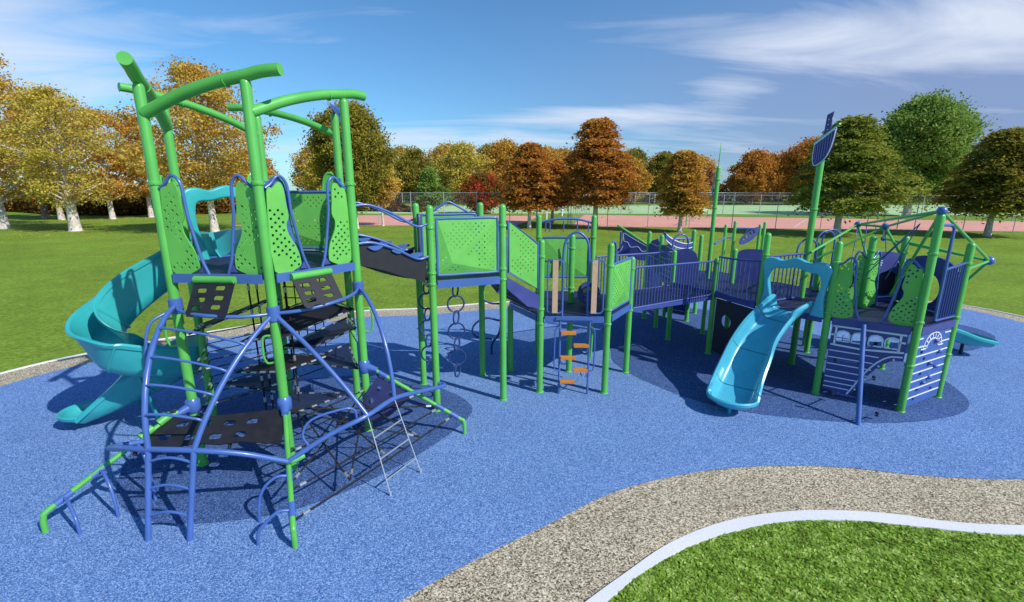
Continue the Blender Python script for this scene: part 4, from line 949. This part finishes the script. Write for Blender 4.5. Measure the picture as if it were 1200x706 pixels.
# ================================================================== HEXAGONAL PLATFORM
hx = thing('hexagonal_platform', 'low hexagonal platform on green posts with tan planks, arches and green panels', 'play platform', tuple(HC))
hv = [Q5, Q6, Q8, F2, F1, Q7]
for p, tp, cs in ((Q5, 2.55, (2.28, 1.44, 1.20)), (Q6, 2.50, (2.14, 1.44, 1.20)), (Q8, 2.16, (1.95, 1.2)), (F2, 2.83, (2.4,)), (F1, 2.83, (2.4,)), (HC, 2.55, (2.3, 1.6)), (Q7, 1.28, ())): post(hx, p.x, p.y, tp, collars=cs)
dk = obj('deck', slab([p * .99 + HC * .01 for p in hv], HD - .06, HD), 'deck', hx)
bm = B()
for a, b in zip(hv, hv[1:] + hv[:1]):
    d = (b - a).normalized(); n = V((d.y, -d.x, 0)); box(bm, (a + b) / 2 + n * .04 + Z * (HD - .05), ((b - a).length - .13, .03, .10), d)
obj('edge_rim', bm, 'blue', dk)
# ladder gate between Q5 and Q6: framed planks either side and a tall arch
u = (Q6 - Q5).normalized(); nrm = V((u.y, -u.x, 0)); o0 = Q5 + Z * HD + nrm * .03
for x0, x1, px_ in ((.10, .34, .22), (.74, .98, .83)):
    g1 = obj('gate_frame', T([q for q in uvp(o0, u, Z, rrect(x0, .05, x1, .90, .06))], .014, 8, True), 'blue', hx)
    g2 = B(); box(g2, o0 + u * px_ + Z * .48 + nrm * .03, (.085, .03, .84), u); obj('tan_plank', g2, 'tan', hx)
obj('arch', T(spline(uvp(o0 - nrm * .03, u, Z, [(.34, 0), (.34, .6), (.345, 1.05), (.40, 1.24), (.54, 1.33), (.68, 1.24), (.735, 1.05), (.74, .6), (.74, 0)]), 5), .02, 10), 'blue', hx)
bubble_panel(hx, Q6, Q8, HD + .03, HD + .86, 41, .05, (.5, .35), 0.0)
u2 = (Q8 - Q6).normalized(); o2 = Q6 + Z * HD - V((u2.y, -u2.x, 0)) * .05
obj('arch', T(spline(uvp(o2, u2, Z, [(.0 + .1, .1), (.10, .8), (.13, 1.05), (.24, 1.16), (.36, 1.05), (.38, .8), (.38, .1)]), 5), .018, 10), 'blue', hx)
bubble_panel(hx, F2, F1, HD + .25, HD + 1.1, 51, -.05, (.5, .4))
obj('back_rail', T(spline([F1 + Z * 2.66 - V((.05, 0, 0)), F1.lerp(F2, .3) + Z * 2.74, F1.lerp(F2, .7) + Z * 2.74, F2 + Z * 2.66], 5), .02, 10), 'blue', hx)
bm = B()
for t in (.12, .2, .45, .7, .9): tube(bm, [F1.lerp(F2, t) + Z * 2.72, F1.lerp(F2, t) + Z * 2.5], .012, 8)
obj('rail_bars', bm, 'blue', hx)
for x in (.48, .56, .64): pass
obj('narrow_bars', T([q for q in uvp(F1 + Z * HD + V((0, -.25, 0)), V((1, 0, 0)), Z, rrect(.46, .1, .62, .98, .07))], .014, 8, True), 'blue', hx)
obj('narrow_bars', T([HC + V((.0, .8, HD + .1)) + V((.02, 0, 0)), HC + V((.02, .8, HD + 1.0))], .012, 8), 'blue', hx)
oo = Q8 + Z * HD
# steering disc on the deck
root = thing('steering_wheel', 'navy disc with a small yellow plate standing on the hexagonal deck', 'play wheel', (1.33, 8.2, HD))
obj('disc', plate(circ(0, 0, .2, 28), [rrect(-.1, .02, .06, .10, .02)], .04, V((1.33, 7.95, HD + .22)), V((1, .2, .25)), V((-.25, 0, 1))), 'navy', root, smooth=False)
obj('disc_plate', plate(rrect(-.09, .025, .05, .095, .02), [], .03, V((1.33, 7.95, HD + .22)), V((1, .2, .25)), V((-.25, 0, 1))), mat('yellow_plastic', (.5, .45, .06)), root, smooth=False)
obj('stem', T([(1.33, 8.05, HD), (1.33, 7.98, HD + .2)], .02, 8), 'blue', root)
# step ladder
ld = thing('step_ladder', 'blue ladder with five staggered orange planks below the arch gate', 'ladder', (1.0, 7.22, 0))
la, lb = V((.77, 7.19, 0)), V((1.24, 7.17, 0))
for p, s in ((la, -1), (lb, 1)):
    obj('side_rail', T([p, p + Z * 1.27], .018, 10), 'blue', ld)
    obj('outer_loop', T(spline([p + V((s * .005, -.01, 1.16)), p + V((s * .07, -.02, 1.12)), p + V((s * .085, -.02, .9)), p + V((s * .085, -.02, .55)), p + V((s * .07, -.02, .44)), p + V((s * .005, -.01, .42))], 4), .012, 8), 'blue', ld)
for k_, (z, s) in enumerate(((1.07, 0), (.86, 1), (.65, 0), (.44, 1), (.24, 0))):
    c = (la.lerp(lb, .28) if s == 0 else la.lerp(lb, .72)) + Z * z + V((0, -.03, 0))
    bm = B(); box(bm, c, (.235, .11, .035), lb - la); o = obj('plank_step', bm, 'wood', ld)
    e = (la if s == 0 else lb) + Z * (z - .10); obj('bracket', T(spline([e + Z * .05, e.lerp(c, .35) - Z * .05, v3(c, z - .10).lerp(e, .2), c - Z * .015], 4), .010, 8), 'blue', ld)
obj('grab_handle', T(spline([(1.35, 7.6, 1.25), (1.36, 7.6, 1.1), (1.35, 7.6, .55), (1.33, 7.6, .45)], 4), .02, 8), 'green', ld)
bm = B(); box(bm, (1.0, 7.18, 1.30), (.60, .05, .05), lb - la); obj('mount_bar', bm, 'blue', ld)

# ================================================================== BAR BRIDGE
Q10, Bp = V((4.03, 9.13, 0)), V((3.50, 10.05, 0)); SD = 1.33
bb = thing('bar_bridge', 'level bridge with close vertical blue bars linking the hexagonal platform to the ship', 'bridge', (3.0, 8.9, 0))
def bar_panel(parent, A, Bq, z0a, z1a, z0b, z1b, step, pad=.08, r=.011, bow=0.0, m='bars', name='bar_panel'):
    u = Bq - A; ln = u.length; n = V((u.y, -u.x, 0)).normalized(); bm = B(); k = max(2, int((ln - 2 * pad) / step))
    def pt(t, top): return A.lerp(Bq, t) + n * (bow * math.sin(PI * t)) + Z * ((z1a + (z1b - z1a) * t) if top else (z0a + (z0b - z0a) * t))
    t0 = pad / ln
    for i in range(k + 1):
        t = t0 + (1 - 2 * t0) * i / k; tube(bm, [pt(t, 0), pt(t, 1)], r, 6)
    ts = [t0 + (1 - 2 * t0) * i / 12 for i in range(13)]
    tube(bm, [pt(t, 1) for t in ts], r * 1.7, 8); tube(bm, [pt(t, 0) for t in ts], r * 1.7, 8)
    return obj(name, bm, m, parent)
bar_panel(bb, Q8, Q10, 1.22, 1.96, 1.26, 1.93, .072); bar_panel(bb, F2, Bp, 1.22, 2.02, 1.26, 1.99, .072)
bm = B(); u = (Q10 - Q8).normalized()
for i in range(14): t = (i + .5) / 14; c = (Q8.lerp(Q10, t) + F2.lerp(Bp, t)) / 2 + Z * 1.24; box(bm, c, (.145, 1.0, .04), u)
obj('slat_deck', bm, 'deck', bb)
bm = B()
for a, b in ((Q8, Q10), (F2, Bp)): d = (b - a).normalized(); box(bm, (a + b) / 2 + Z * 1.19, ((b - a).length - .13, .03, .07), d)
obj('beam', bm, 'bars', bb)

# ================================================================== SHIP
S1, R1, R2, R3 = V((4.38, 8.05, 0)), V((5.02, 7.19, 0)), V((5.91, 6.55, 0)), V((6.92, 7.06, 0)); N1, N2 = V((6.0, 7.80, 0)), V((6.96, 8.30, 0))
M1, M2 = V((4.45, 10.48, 0)), V((5.41, 8.55, 0)); Ap, Cp, Dp, Ep, Fp = V((3.52, 11.03, 0)), V((4.47, 11.57, 0)), V((4.97, 12.33, 0)), V((3.45, 11.81, 0)), V((4.03, 11.98, 0))
ship = thing('ship_platform', 'large ship-shaped play deck on many green posts with navy panels', 'play platform', (5.2, 9.0, 0))
for p, tp, cs, z0 in ((Q10, 2.0, (1.9, 1.2), 0), (S1, 2.58, (2.2, 1.2), 0), (R1, 2.53, (2.2, 1.40, .75), 0), (R2, 2.98, (2.42, 1.42, .75), 0), (R3, 2.52, (2.2, 1.36, .75), 0), (N1, 2.55, (2.3,), SD), (N2, 2.50, (2.2,), 0),
                  (Ap, 2.27, (), 0), (Bp, 2.03, (), 0), (Cp, 2.34, (), 0), (Dp, 2.15, (), 0), (Ep, 2.28, (), 0), (Fp, 2.14, (), 0), (V((4.75, 9.95, 0)), 2.08, (), 0), (V((6.1, 9.2, 0)), 2.25, (), 0), (V((6.3, 9.6, 0)), 2.25, (), 0)):
    post(ship, p.x, p.y, tp, collars=cs, z0=z0)
# decks: one outline
so = [Q10, S1, R1, R2, R3, N2, V((6.1, 9.2, 0)), V((5.7, 10.1, 0)), V((5.2, 11.2, 0)), Cp, Ap, Bp]
dk = obj('deck', slab(so, SD - .06, SD), 'deck', ship)
bm = B()
for a, b in zip(so, so[1:] + so[:1]):
    d = (b - a).normalized(); n = V((d.y, -d.x, 0)); box(bm, (a + b) / 2 + n * .03 + Z * (SD - .05), ((b - a).length - .13, .025, .11), d)
obj('edge_rim', bm, 'navy', dk)
bar_panel(ship, Q10, S1, SD + .02, 2.02, SD + .02, 2.08, .085, bow=.10, name='bowed_bar_panel')
bar_panel(ship, S1, M2, SD + .02, 2.16, SD + .02, 2.16, .10, name='bar_panel')
# under-deck panel with porthole
u = (S1 - Q10).normalized(); ln = (S1 - Q10).length
obj('porthole_panel', plate([(.10, .12), (ln - .08, .12), (ln - .08, 1.20), (.10, 1.20)], [circ(.40, .80, .13, 24)], .025, Q10 + V((0, 0, 0)), u, Z), 'dark', ship, smooth=False)
obj('panel_edge', T([Q10 + u * .10 + Z * .14, Q10 + u * .10 + Z * 1.2], .012, 6), 'steel', ship)
# panel R1-R2: entry panels above
entry_panel(ship, R1, R2, SD, 61, ww=.84, sv=.90); entry_panel(ship, R2, R1, SD, 62, ww=.92, sv=.92)
entry_panel(ship, N1, N2, SD, 63, ww=.9, sv=.9); entry_panel(ship, N1, S1, SD, 64, ww=.7, sv=.9)
def strokes(parent, org, u, lines, r=.011, m='white', name='white_line', off=.018):
    n = V((u.y, -u.x, 0)); bm = B()
    for P in lines:
        for q, s in zip(P, P[1:]):
            a = org + u * q[0] + Z * q[1] + n * off; b = org + u * s[0] + Z * s[1] + n * off; d = b - a
            if d.length < 1e-4: continue
            box(bm, (a + b) / 2, (d.length + r * .6, .008, r * 2), d, d.cross(n) if abs(d.cross(n).length) > 0 else Z)
    return obj(name, bm, m, parent, smooth=False)
# ship hull side with windows R1-R2 (below the deck)
u = (R2 - R1).normalized(); ln = (R2 - R1).length; n = V((u.y, -u.x, 0))
cut = spl2([(ln - .08, .80), (.86, .76), (.72, .62), (.60, .42), (.50, .20), (.44, .10)])
outl = [(.08, .14), (.44, .10)] + cut[::-1][1:-1] + [(ln - .08, .80), (ln - .08, 1.26), (.08, 1.26)]
def arched(cx): return [(cx - .085, .97), (cx + .085, .97), (cx + .085, 1.08)] + [(cx + .085 * math.cos(a), 1.08 + .06 * math.sin(a)) for a in (PI * .25, PI * .5, PI * .75)] + [(cx - .085, 1.08)]
wins = [arched(c) for c in (.24, .44, .65, .85)]
hp = obj('hull_panel', plate(outl, wins, .022, R1, u, Z), 'navy', ship, smooth=False)
lines = [[(.10, 1.20), (ln - .10, 1.20)], [(.10, .90), (.5, .885), (ln - .10, .93)], [(.14, 1.20), (.14, .92)], [(ln - .16, 1.19), (ln - .16, .93)], [(.09, 1.06), (.14, 1.06)], [(ln - .16, 1.08), (ln - .1, 1.08)]]
strokes(hp, R1, u, lines, .014)
for c in (.24, .44, .65, .85):
    strokes(hp, R1, u, [[(x, y) for x, y in arched(c)] + [arched(c)[0]]], .010)
for c in (.24, .85): strokes(hp, R1, u, [[(c - .08, 1.02), (c + .08, 1.02)], [(c, .97), (c, 1.07)]], .006, 'blue', 'window_bar')
lines = [[(.09, z), (xr, z)] for z, xr in ((.80, .72), (.69, .66), (.58, .66), (.47, .62), (.36, .55), (.27, .50), (.19, .42))]
strokes(hp, R1, u, lines, .008); strokes(hp, R1, u, [spl2([(ln - .10, .86), (.84, .83), (.70, .70), (.57, .48), (.47, .25), (.41, .12)])], .011)
bm = B()
for x, y in ((.9, .80), (.74, .66), (.60, .42), (.50, .22)): ball(bm, R1 + u * x + Z * y + n * .015, .016)
obj('bolt', bm, 'white', hp)
# climbing wall R2-R3
u = (R3 - R2).normalized(); ln = (R3 - R2).length; n = V((u.y, -u.x, 0))
hold_xy = [(.25, .92), (.62, 1.05), (.78, .86), (.36, .80), (.74, .62), (.55, .70), (.34, .56), (.62, .46), (.46, .40), (.34, .30), (.78, .24), (.28, .16)]
cuts = [circ(x, y, .030, 8, .045) for i, (x, y) in enumerate(hold_xy) if i % 3 == 0 or i > 9]
wp = obj('climbing_wall', plate([(.07, .06), (ln - .07, .06), (ln - .07, 1.26), (.07, 1.26)], cuts, .025, R2, u, Z), M.setdefault('panelblue', mat('mid_blue_plastic', (.05, .11, .36), .45, var=.1)), ship, smooth=False)
strokes(wp, R2, u, [[(.08, z), (ln - .09, z)] for z in (.20, .335, .47, .605, .74, .875)] + [[(.08, 1.02), (.26, 1.02)], [(.80, 1.02), (ln - .09, 1.02)], [(.08, 1.15), (.2, 1.15)], [(.86, 1.15), (ln - .09, 1.15)]], .008)
hw = [(.53 + .27 * math.cos(a), .98 + .22 * math.sin(a)) for a in [PI * i / 14 for i in range(15)]]; hw2 = [(.53 + .17 * math.cos(a), .98 + .13 * math.sin(a)) for a in [PI * i / 10 for i in range(11)]]
spk = [[(.53 + .19 * math.cos(a), .98 + .15 * math.sin(a)), (.53 + .25 * math.cos(a), .98 + .20 * math.sin(a))] for a in [PI * (i + .5) / 8 for i in range(8)]]
strokes(wp, R2, u, [hw, hw2, [(.20, .97), (.34, .97)], [(.72, .97), (.86, .97)]] + spk, .008, 'white', 'wheel_emblem')
bm = B()
for i, (x, y) in enumerate(hold_xy):
    if i % 3 == 0 or i > 9: continue
    ball(bm, R2 + u * x + Z * y + n * .03, .035, 1.2, .9, .8, 10)
obj('climbing_hold', bm, M['panelblue'], wp)
bar_panel(ship, R2.lerp(R3, .38), R3, SD + .05, 2.15, SD + .05, 2.22, .075, .05, .012, name='bar_panel')
obj('bar_pole', T([R2.lerp(R3, .42) + Z * 1.38, R2.lerp(R3, .42) + Z * 2.75, R2.lerp(R3, .34) + Z * 2.80, R2 + Z * 2.82], .022, 10), 'blue', ship)
# navy wall with round tunnel mouth between N2 and R3, sun emblem
u = (R3 - N2).normalized(); ln = (R3 - N2).length; 
arch = [(.06, .02), (ln - .05, .02), (ln - .05, .55)] + [(ln / 2 + (ln / 2 - .05) * math.cos(a), .62 + .28 * math.sin(a)) for a in [PI * i / 10 for i in range(1, 10)]] + [(.06, .55)]
tp = obj('tunnel_panel', plate(arch, [circ(ln * .5, .36, .26, 24)], .03, N2 + Z * SD, u, Z), 'navy', ship, smooth=False)
# second navy panel facing the viewer with the sun
u = V((1, .12, 0)).normalized(); o0 = V((6.15, 8.2, SD)); n = V((u.y, -u.x, 0))
ap_ = [(.0, .0), (.95, .0), (.95, .62)] + [(.475 + .475 * math.cos(a), .66 + .24 * math.sin(a)) for a in [PI * i / 12 for i in range(1, 12)]] + [(0, .62)]
tp = obj('sun_panel', plate(sm2(ap_, 1), [circ(.56, .33, .22, 24, .25)], .03, o0, u, Z), 'navy', ship, smooth=False)
strokes(tp, o0, u, [[(.30 + .062 * math.cos(a), .70 + .062 * math.sin(a)), (.30 + .115 * math.cos(a), .70 + .115 * math.sin(a))] for a in [2 * PI * i / 16 for i in range(16)]], .007, 'white', 'sun_emblem')
strokes(tp, o0, u, [[(.08, .06), (.88, .10)], [(.72, .72), (.82, .6)]], .006)
obj('tunnel', T([o0 + u * .56 + Z * .33 - n * .02, o0 + u * .56 + Z * .33 - n * .55], .27, 24), 'dark', tp)
# navy rounded panel left of the slide
a = V((4.75, 9.95, 0)); b = V((5.45, 9.75, 0)); u = (b - a).normalized(); 
obj('curved_panel', plate([(.05, .04), (.64, .04), (.64, .62)] + spl2([(.62, .70), (.5, .74), (.2, .735), (.08, .69)], 3) + [(.05, .62)], [], .03, a + Z * SD, u, Z), 'navy', ship, smooth=False)
# arches
def arch_at(parent, c, u, w, z0, z1, r=.018, m='blue'):
    u = V(u).normalized(); c = V(c)
    P = [c - u * w / 2 + Z * z0, c - u * w / 2 + Z * (z1 - w * .7)] + [c - u * (w / 2) * math.cos(a) + Z * (z1 - w * .5 + w * .5 * math.sin(a)) for a in [PI * i / 8 for i in range(9)]] + [c + u * w / 2 + Z * (z1 - w * .7), c + u * w / 2 + Z * z0]
    return obj('arch', T(P, r, 10), m, parent)
arch_at(ship, Bp.lerp(Q10, .55) + V((.0, 1.0, 0)), (1, .1, 0), .36, SD, 2.32)
arch_at(ship, M2 + V((0.02, .05, 0)), (1, .2, 0), .42, SD, 2.42, .016)
arch_at(ship, V((6.25, 9.35, 0)), (1, .2, 0), .42, SD, 2.5, .016); arch_at(ship, V((6.42, 9.45, 0)), (1, .2, 0), .42, SD, 2.52, .016)
# stern side panels behind the bridge
def line_panel(A, Bq, z0, z1, seed, name='stern_panel', top=None):
    u = (Bq - A).normalized(); ln = (Bq - A).length; h = z1 - z0
    out = [(.05, 0), (ln - .05, 0), (ln - .05, h * .9)] + (top or [(ln * .7, h), (ln * .3, h * .96)]) + [(.05, h * .9)]
    p = obj(name, plate(out, [], .02, A + Z * z0, u, Z), 'navy', ship, smooth=False); rr = random.Random(seed)
    k = 6; strokes(p, A + Z * z0, u, [spl2([(.08, h * (i + .5) / k), (ln * .35, h * (i + .5) / k + rr.uniform(-.03, .03)), (ln * .7, h * (i + .5) / k + rr.uniform(-.03, .03)), (ln - .08, h * (i + .5) / k)], 3) for i in range(k)], .006)
    return p
line_panel(Ap, Bp, SD, 2.10, 3); line_panel(Ep, Ap, .25, 2.15, 4); line_panel(Fp, Cp, .15, 1.25, 5)
u = (Cp - Ap).normalized(); rail = spl2([(.05, .86), (.25, .72), (.55, .60), (.85, .56), (1.04, .58)], 4); rail2 = spl2([(1.04, .70), (.85, .68), (.55, .74), (.25, .86), (.05, .99)], 4)
cp = obj('curved_bulwark', plate(rail + rail2, [], .03, Ap + Z * SD, u, Z), 'navy', ship, smooth=False); strokes(cp, Ap + Z * SD, u, [rail2, rail], .009)
bar_panel(ship, Ep + V((.6, .3, 0)), Cp + V((.3, .8, 0)), SD, 2.05, SD, 2.05, .12, .05, .016)
bar_panel(ship, Ap, Cp, SD + .02, 1.9, SD + .02, 1.86, .11, .06, .012)
bm = B()
for x, y, hh in ((4.0, 10.9, 1.85), (4.15, 10.95, 1.9), (3.75, 10.6, 1.8)): tube(bm, [(x, y, SD), (x, y, hh - .15), (x, y, hh)], [.07, .06, .01], 10)
obj('bollard', bm, 'navy', ship)
obj('drum_panel', plate(sm2([(0, 0), (.5, 0), (.5, .5), (.42, .66), (.25, .72), (.08, .66), (0, .5)], 2), [], .03, V((3.55, 10.25, SD)), V((1, -.3, 0)), Z), 'navy', ship, smooth=False)
# fish-tail fin with sloping green bar
root = thing('tail_fin', 'navy fin with white scroll lines under a sloping green bar behind the bridge', 'ship tail', (3.0, 12.1, 0))
u = V((.93, -.36, 0)).normalized(); o0 = V((2.78, 12.25, 1.62))
fin = sm2([(-.16, .05), (.0, .03), (.2, .0), (.5, -.1), (.82, -.08), (.84, .22), (.5, .40), (.15, .62), (.08, .62), (.1, .34), (-.02, .14)], 3)
f = obj('fin', plate(fin, [], .03, o0, u, Z), 'navy', root, smooth=False)
strokes(f, o0, u, [spl2([(.11, .58), (.14, .38), (.24, .34), (.32, .22), (.5, .24), (.62, .12), (.78, .18)], 3), spl2([(.14, .58), (.45, .40), (.8, .22)], 3), spl2([(-.1, .05), (.05, .1), (.12, .24)], 3)], .008)
obj('sloping_bar', T([o0 + u * -.05 + Z * .78, o0 + u * .86 + Z * .22], .028, 10), 'green', root); obj('fin_post', T([o0 + u * .05 + Z * -1.62, o0 + u * .05 + Z * .6], .025, 8), 'navy', root)
# masts
ms = thing('ship_mast', 'slender green mast with a thin pointed tip, left of the open slide', 'mast', tuple(M1))
post(ms, M1.x, M1.y, 3.78, collars=(2.9, 3.5), name='mast_pole', r=.045)
obj('pennant', plate([(-.03, 0), (.03, 0), (.025, .35), (.0, .5), (-.015, .3)], [], .012, M1 + Z * 3.76, V((.5, .8, 0)), Z), 'greenp', ms, smooth=False)
obj('narrow_sail', plate([(0, 0), (.04, .1), (.03, .42), (0, .5)], [], .012, M1 + Z * 3.15 + V((-.07, 0, 0)), V((-.3, .9, 0)), Z), 'teal', ms, smooth=False)
ms = thing('ship_mast', 'thick green mast carrying a navy shield sail and small flag', 'mast', tuple(M2))
post(ms, M2.x, M2.y, 4.22, collars=(2.95, 4.12), name='mast_pole', r=.056)
u = V((.20, -.98, 0)).normalized(); o0 = M2 + Z * 3.66 + V((-.06, -.09, 0)); n = V((u.y, -u.x, 0))
SH = [(-.26, .38), (-.27, .20), (-.24, .05), (-.16, -.02), (.0, .02), (.16, .12), (.28, .30), (.34, .50), (.36, .66)]
SH = [(a * .78 * .82, .06 + b * .86) for a, b in SH]; sh = spl2(SH, 4)
f = obj('shield_sail', plate(sh, [], .022, o0, u, Z), 'navy', ms, smooth=False)
strokes(f, o0, u, [[(-.172, .404), (.234, .636)]], .018); strokes(f, o0, u, [sh], .008)
strokes(f, o0, u, [[(x * .64, .075 + a * .86), (x * .64, .05 + b * .86)] for x, a, b in ((-.2, .08, .36), (-.13, .04, .40), (-.06, .06, .44), (.02, .09, .48), (.10, .14, .52), (.18, .24, .57), (.26, .36, .62))], .006, M.setdefault('lilac', mat('lilac_plastic', (.22, .2, .5), .5)), 'stripe')
obj('yard', T([o0 + u * -.20 + Z * .42, o0 + u * .28 + Z * .69], .018, 10), 'green', f)
fl = obj('flag', plate([(-.02, 0), (.10, .02), (.13, .36), (.0, .32)], [circ(.045, y, .012, 8) for y in (.08, .16, .24)], .014, M2 + Z * 4.22, u, Z), 'navy', ms, smooth=False)
# fire-pole style climber in front
pc = thing('pod_climber', 'blue upright pole with small black foot pedals in front of the ship hull panel', 'climber', (4.97, 6.13, 0))
pb = V((4.97, 6.13, 0)); PT = V((5.33, 6.82, 1.30)); obj('pole', T(spline([pb, pb.lerp(PT, .5), PT], 3), .033, 14), 'blue', pc)
for z, dx, dy in ((.10, .34, .10), (.34, -.28, .18), (.52, .36, .22), (.78, -.28, .15), (.98, .35, .2)):
    w_ = pb.lerp(PT, z / 1.3); q = w_ + V((dx, dy, 0)); s_ = obj('pedal_arm', T([w_, q], .010, 8), M['ring'], pc); obj('foot_pedal', T([q - Z * .035, q - Z * .03, q + Z * .03, q + Z * .035], [.012, .024, .024, .012], 10), 'dark', s_)
# open slide between S1 and R1
s2 = thing('open_slide', 'bright blue-teal open slide with wavy hood in the middle of the ship', 'slide', (4.0, 7.3, 0))
mid = (S1 + R1) / 2
SL = [mid + V((.01, .02, SD - .005)), mid + V((-.12, -.06, SD - .03)), V((4.42, 7.50, 1.17)), V((4.18, 7.38, .98)), V((3.95, 7.24, .72)), V((3.74, 7.05, .46)), V((3.56, 6.86, .27)), V((3.42, 6.68, .17)), V((3.33, 6.56, .14))]
outs, Ps2, secs2 = chute(SL, .56, .2, 'chute', s2, 'tealb', flare=lambda t: 1 + .12 * t, hl=lambda t: .21 if t < .88 else .21 - (t - .88) * .68, hr=lambda t: .21 if t < .88 else .21 - (t - .88) * .68, n=9, parts=4)
d = exit_bowl(s2, Ps2, .314, 'tealb')
for q_ in (18, 36, 54): tube_ = obj('seam', T([p + Z * .004 for p in secs2[q_][3:-11]], .0035, 5), 'dark', s2)
hood(S1, R1, SD, s2, 'tealb', .84); q = Ps2[-1] + d * .1; obj('support_leg', T([v3(q, 0), v3(q, .14)], .025, 10), 'teal', s2)
q = Ps2[20]; obj('support_leg', T([v3(q, .86), v3(q, .98)], .02, 8), 'dark', s2)
# low double slide at right rear
s3 = thing('low_slide', 'short low teal slide ending on the rubber behind the right-hand ship posts', 'slide', (9.3, 9.2, 0))
SL = [V((7.4, 9.1, .95)), V((7.9, 9.1, .76)), V((8.4, 9.12, .50)), V((8.8, 9.13, .38)), V((9.2, 9.12, .27)), V((9.55, 9.12, .24))]
outs, Ps3, _ = chute(SL, .62, .17, 'chute', s3, 'teal', hl=lambda t: .24 - .11 * t ** 3, hr=lambda t: .24 - .11 * t ** 3, n=7, parts=2); exit_bowl(s3, Ps3, .31, 'teal', .35)
obj('support_leg', T([(9.2, 9.1, 0), (9.2, 9.1, .27)], .03, 8), 'dark', s3)
# space-frame climber: green struts and blue balls
tf = thing('ball_strut_frame', 'frame of slim green struts joined by blue balls over the right end of the ship', 'climbing frame', (7, 8.4, 0))
R2t = R2 + Z * 3.01; b1, b2, b3 = V((6.65, 9.1, 2.64)), V((6.75, 8.55, 2.64)), V((7.75, 7.55, 2.17)); b4 = V((7.35, 9.3, 2.35))
for p, r in ((R2t, .062), (b1, .062), (b2, .062), (b3, .072), (b4, .05)): obj('ball_joint', ball(B(), p, r), 'blue', tf)
for a, b in ((R2t, b1), (R2t, b2), (b1, b2), (R2t, b3), (b1, R1 + V((.35, 1.2, 2.2))), (b1, V((6.7, 8.7, 1.9))), (b2, N2 + Z * 2.1), (b2, V((5.6, 8.9, 1.9))), (b3, R3 + Z * 2.1), (b3, V((7.05, 7.4, 1.95))), (b3, V((7.35, 8.1, 1.0))), (b3, N2 + Z * 2.4), (R2t, V((6.3, 7.6, 1.6))), (b4, b3), (b4, b2)):
    obj('strut', T([a, b], .021, 8), 'green', tf)
tp_ = R2 + V((-.05, .25, 2.82))
for q in ((6.2, 8.3, 1.7), (6.5, 8.4, 1.9), (6.0, 8.2, 1.5), (6.4, 7.9, 1.8)): obj('rope', T([tp_, q], .008, 6), 'blue', tf)
for i in range(4): obj('rope', T([b1.lerp(b2, i / 3), V((6.2 + .25 * i, 8.5, 1.5))], .008, 6), 'blue', tf)
# overhead bars and leaf spinner at the rear
rv = thing('overhead_bars', 'four slim rear posts joined by blue overhead bars behind the ship', 'climber', (8.2, 16.7, 0))
rp = [V((7.59, 16.78, 0)), V((7.91, 16.78, 0)), V((8.72, 16.62, 0)), V((8.88, 16.62, 0))]
for p, tp in zip(rp, (2.09, 2.21, 2.10, 2.19)): post(rv, p.x, p.y, tp)
obj('bar', T([rp[1] + Z * 1.95, rp[2] + Z * 1.95], .03, 8), 'blue', rv); obj('bar', T([rp[0] + V((-1.2, -2, 1.62)), rp[0] + Z * 1.62, rp[1] + Z * 1.62], .03, 8), 'blue', rv)
sl = thing('leaf_spinner', 'navy slatted leaf-shaped seat hanging from the rear overhead bars', 'play seat', (8.3, 16.6, 1.7))
lf = sm2([(-.40, -.18), (-.2, -.22), (.15, -.12), (.38, .12), (.30, .2), (0, .14), (-.3, .02)], 4)
f = obj('leaf_plate', plate(lf, [rrect(-.25 + .13 * i, -.10 + .04 * i, -.19 + .13 * i, .02 + .05 * i, .02) for i in range(4)], .04, V((8.32, 16.5, 1.72)), V((1, 0, .35)), V((0, .1, 1))), 'navy', sl, smooth=False)
obj('hanger', T([(8.15, 16.6, 1.6), (8.3, 16.62, 1.95)], .015, 6), 'blue', sl)
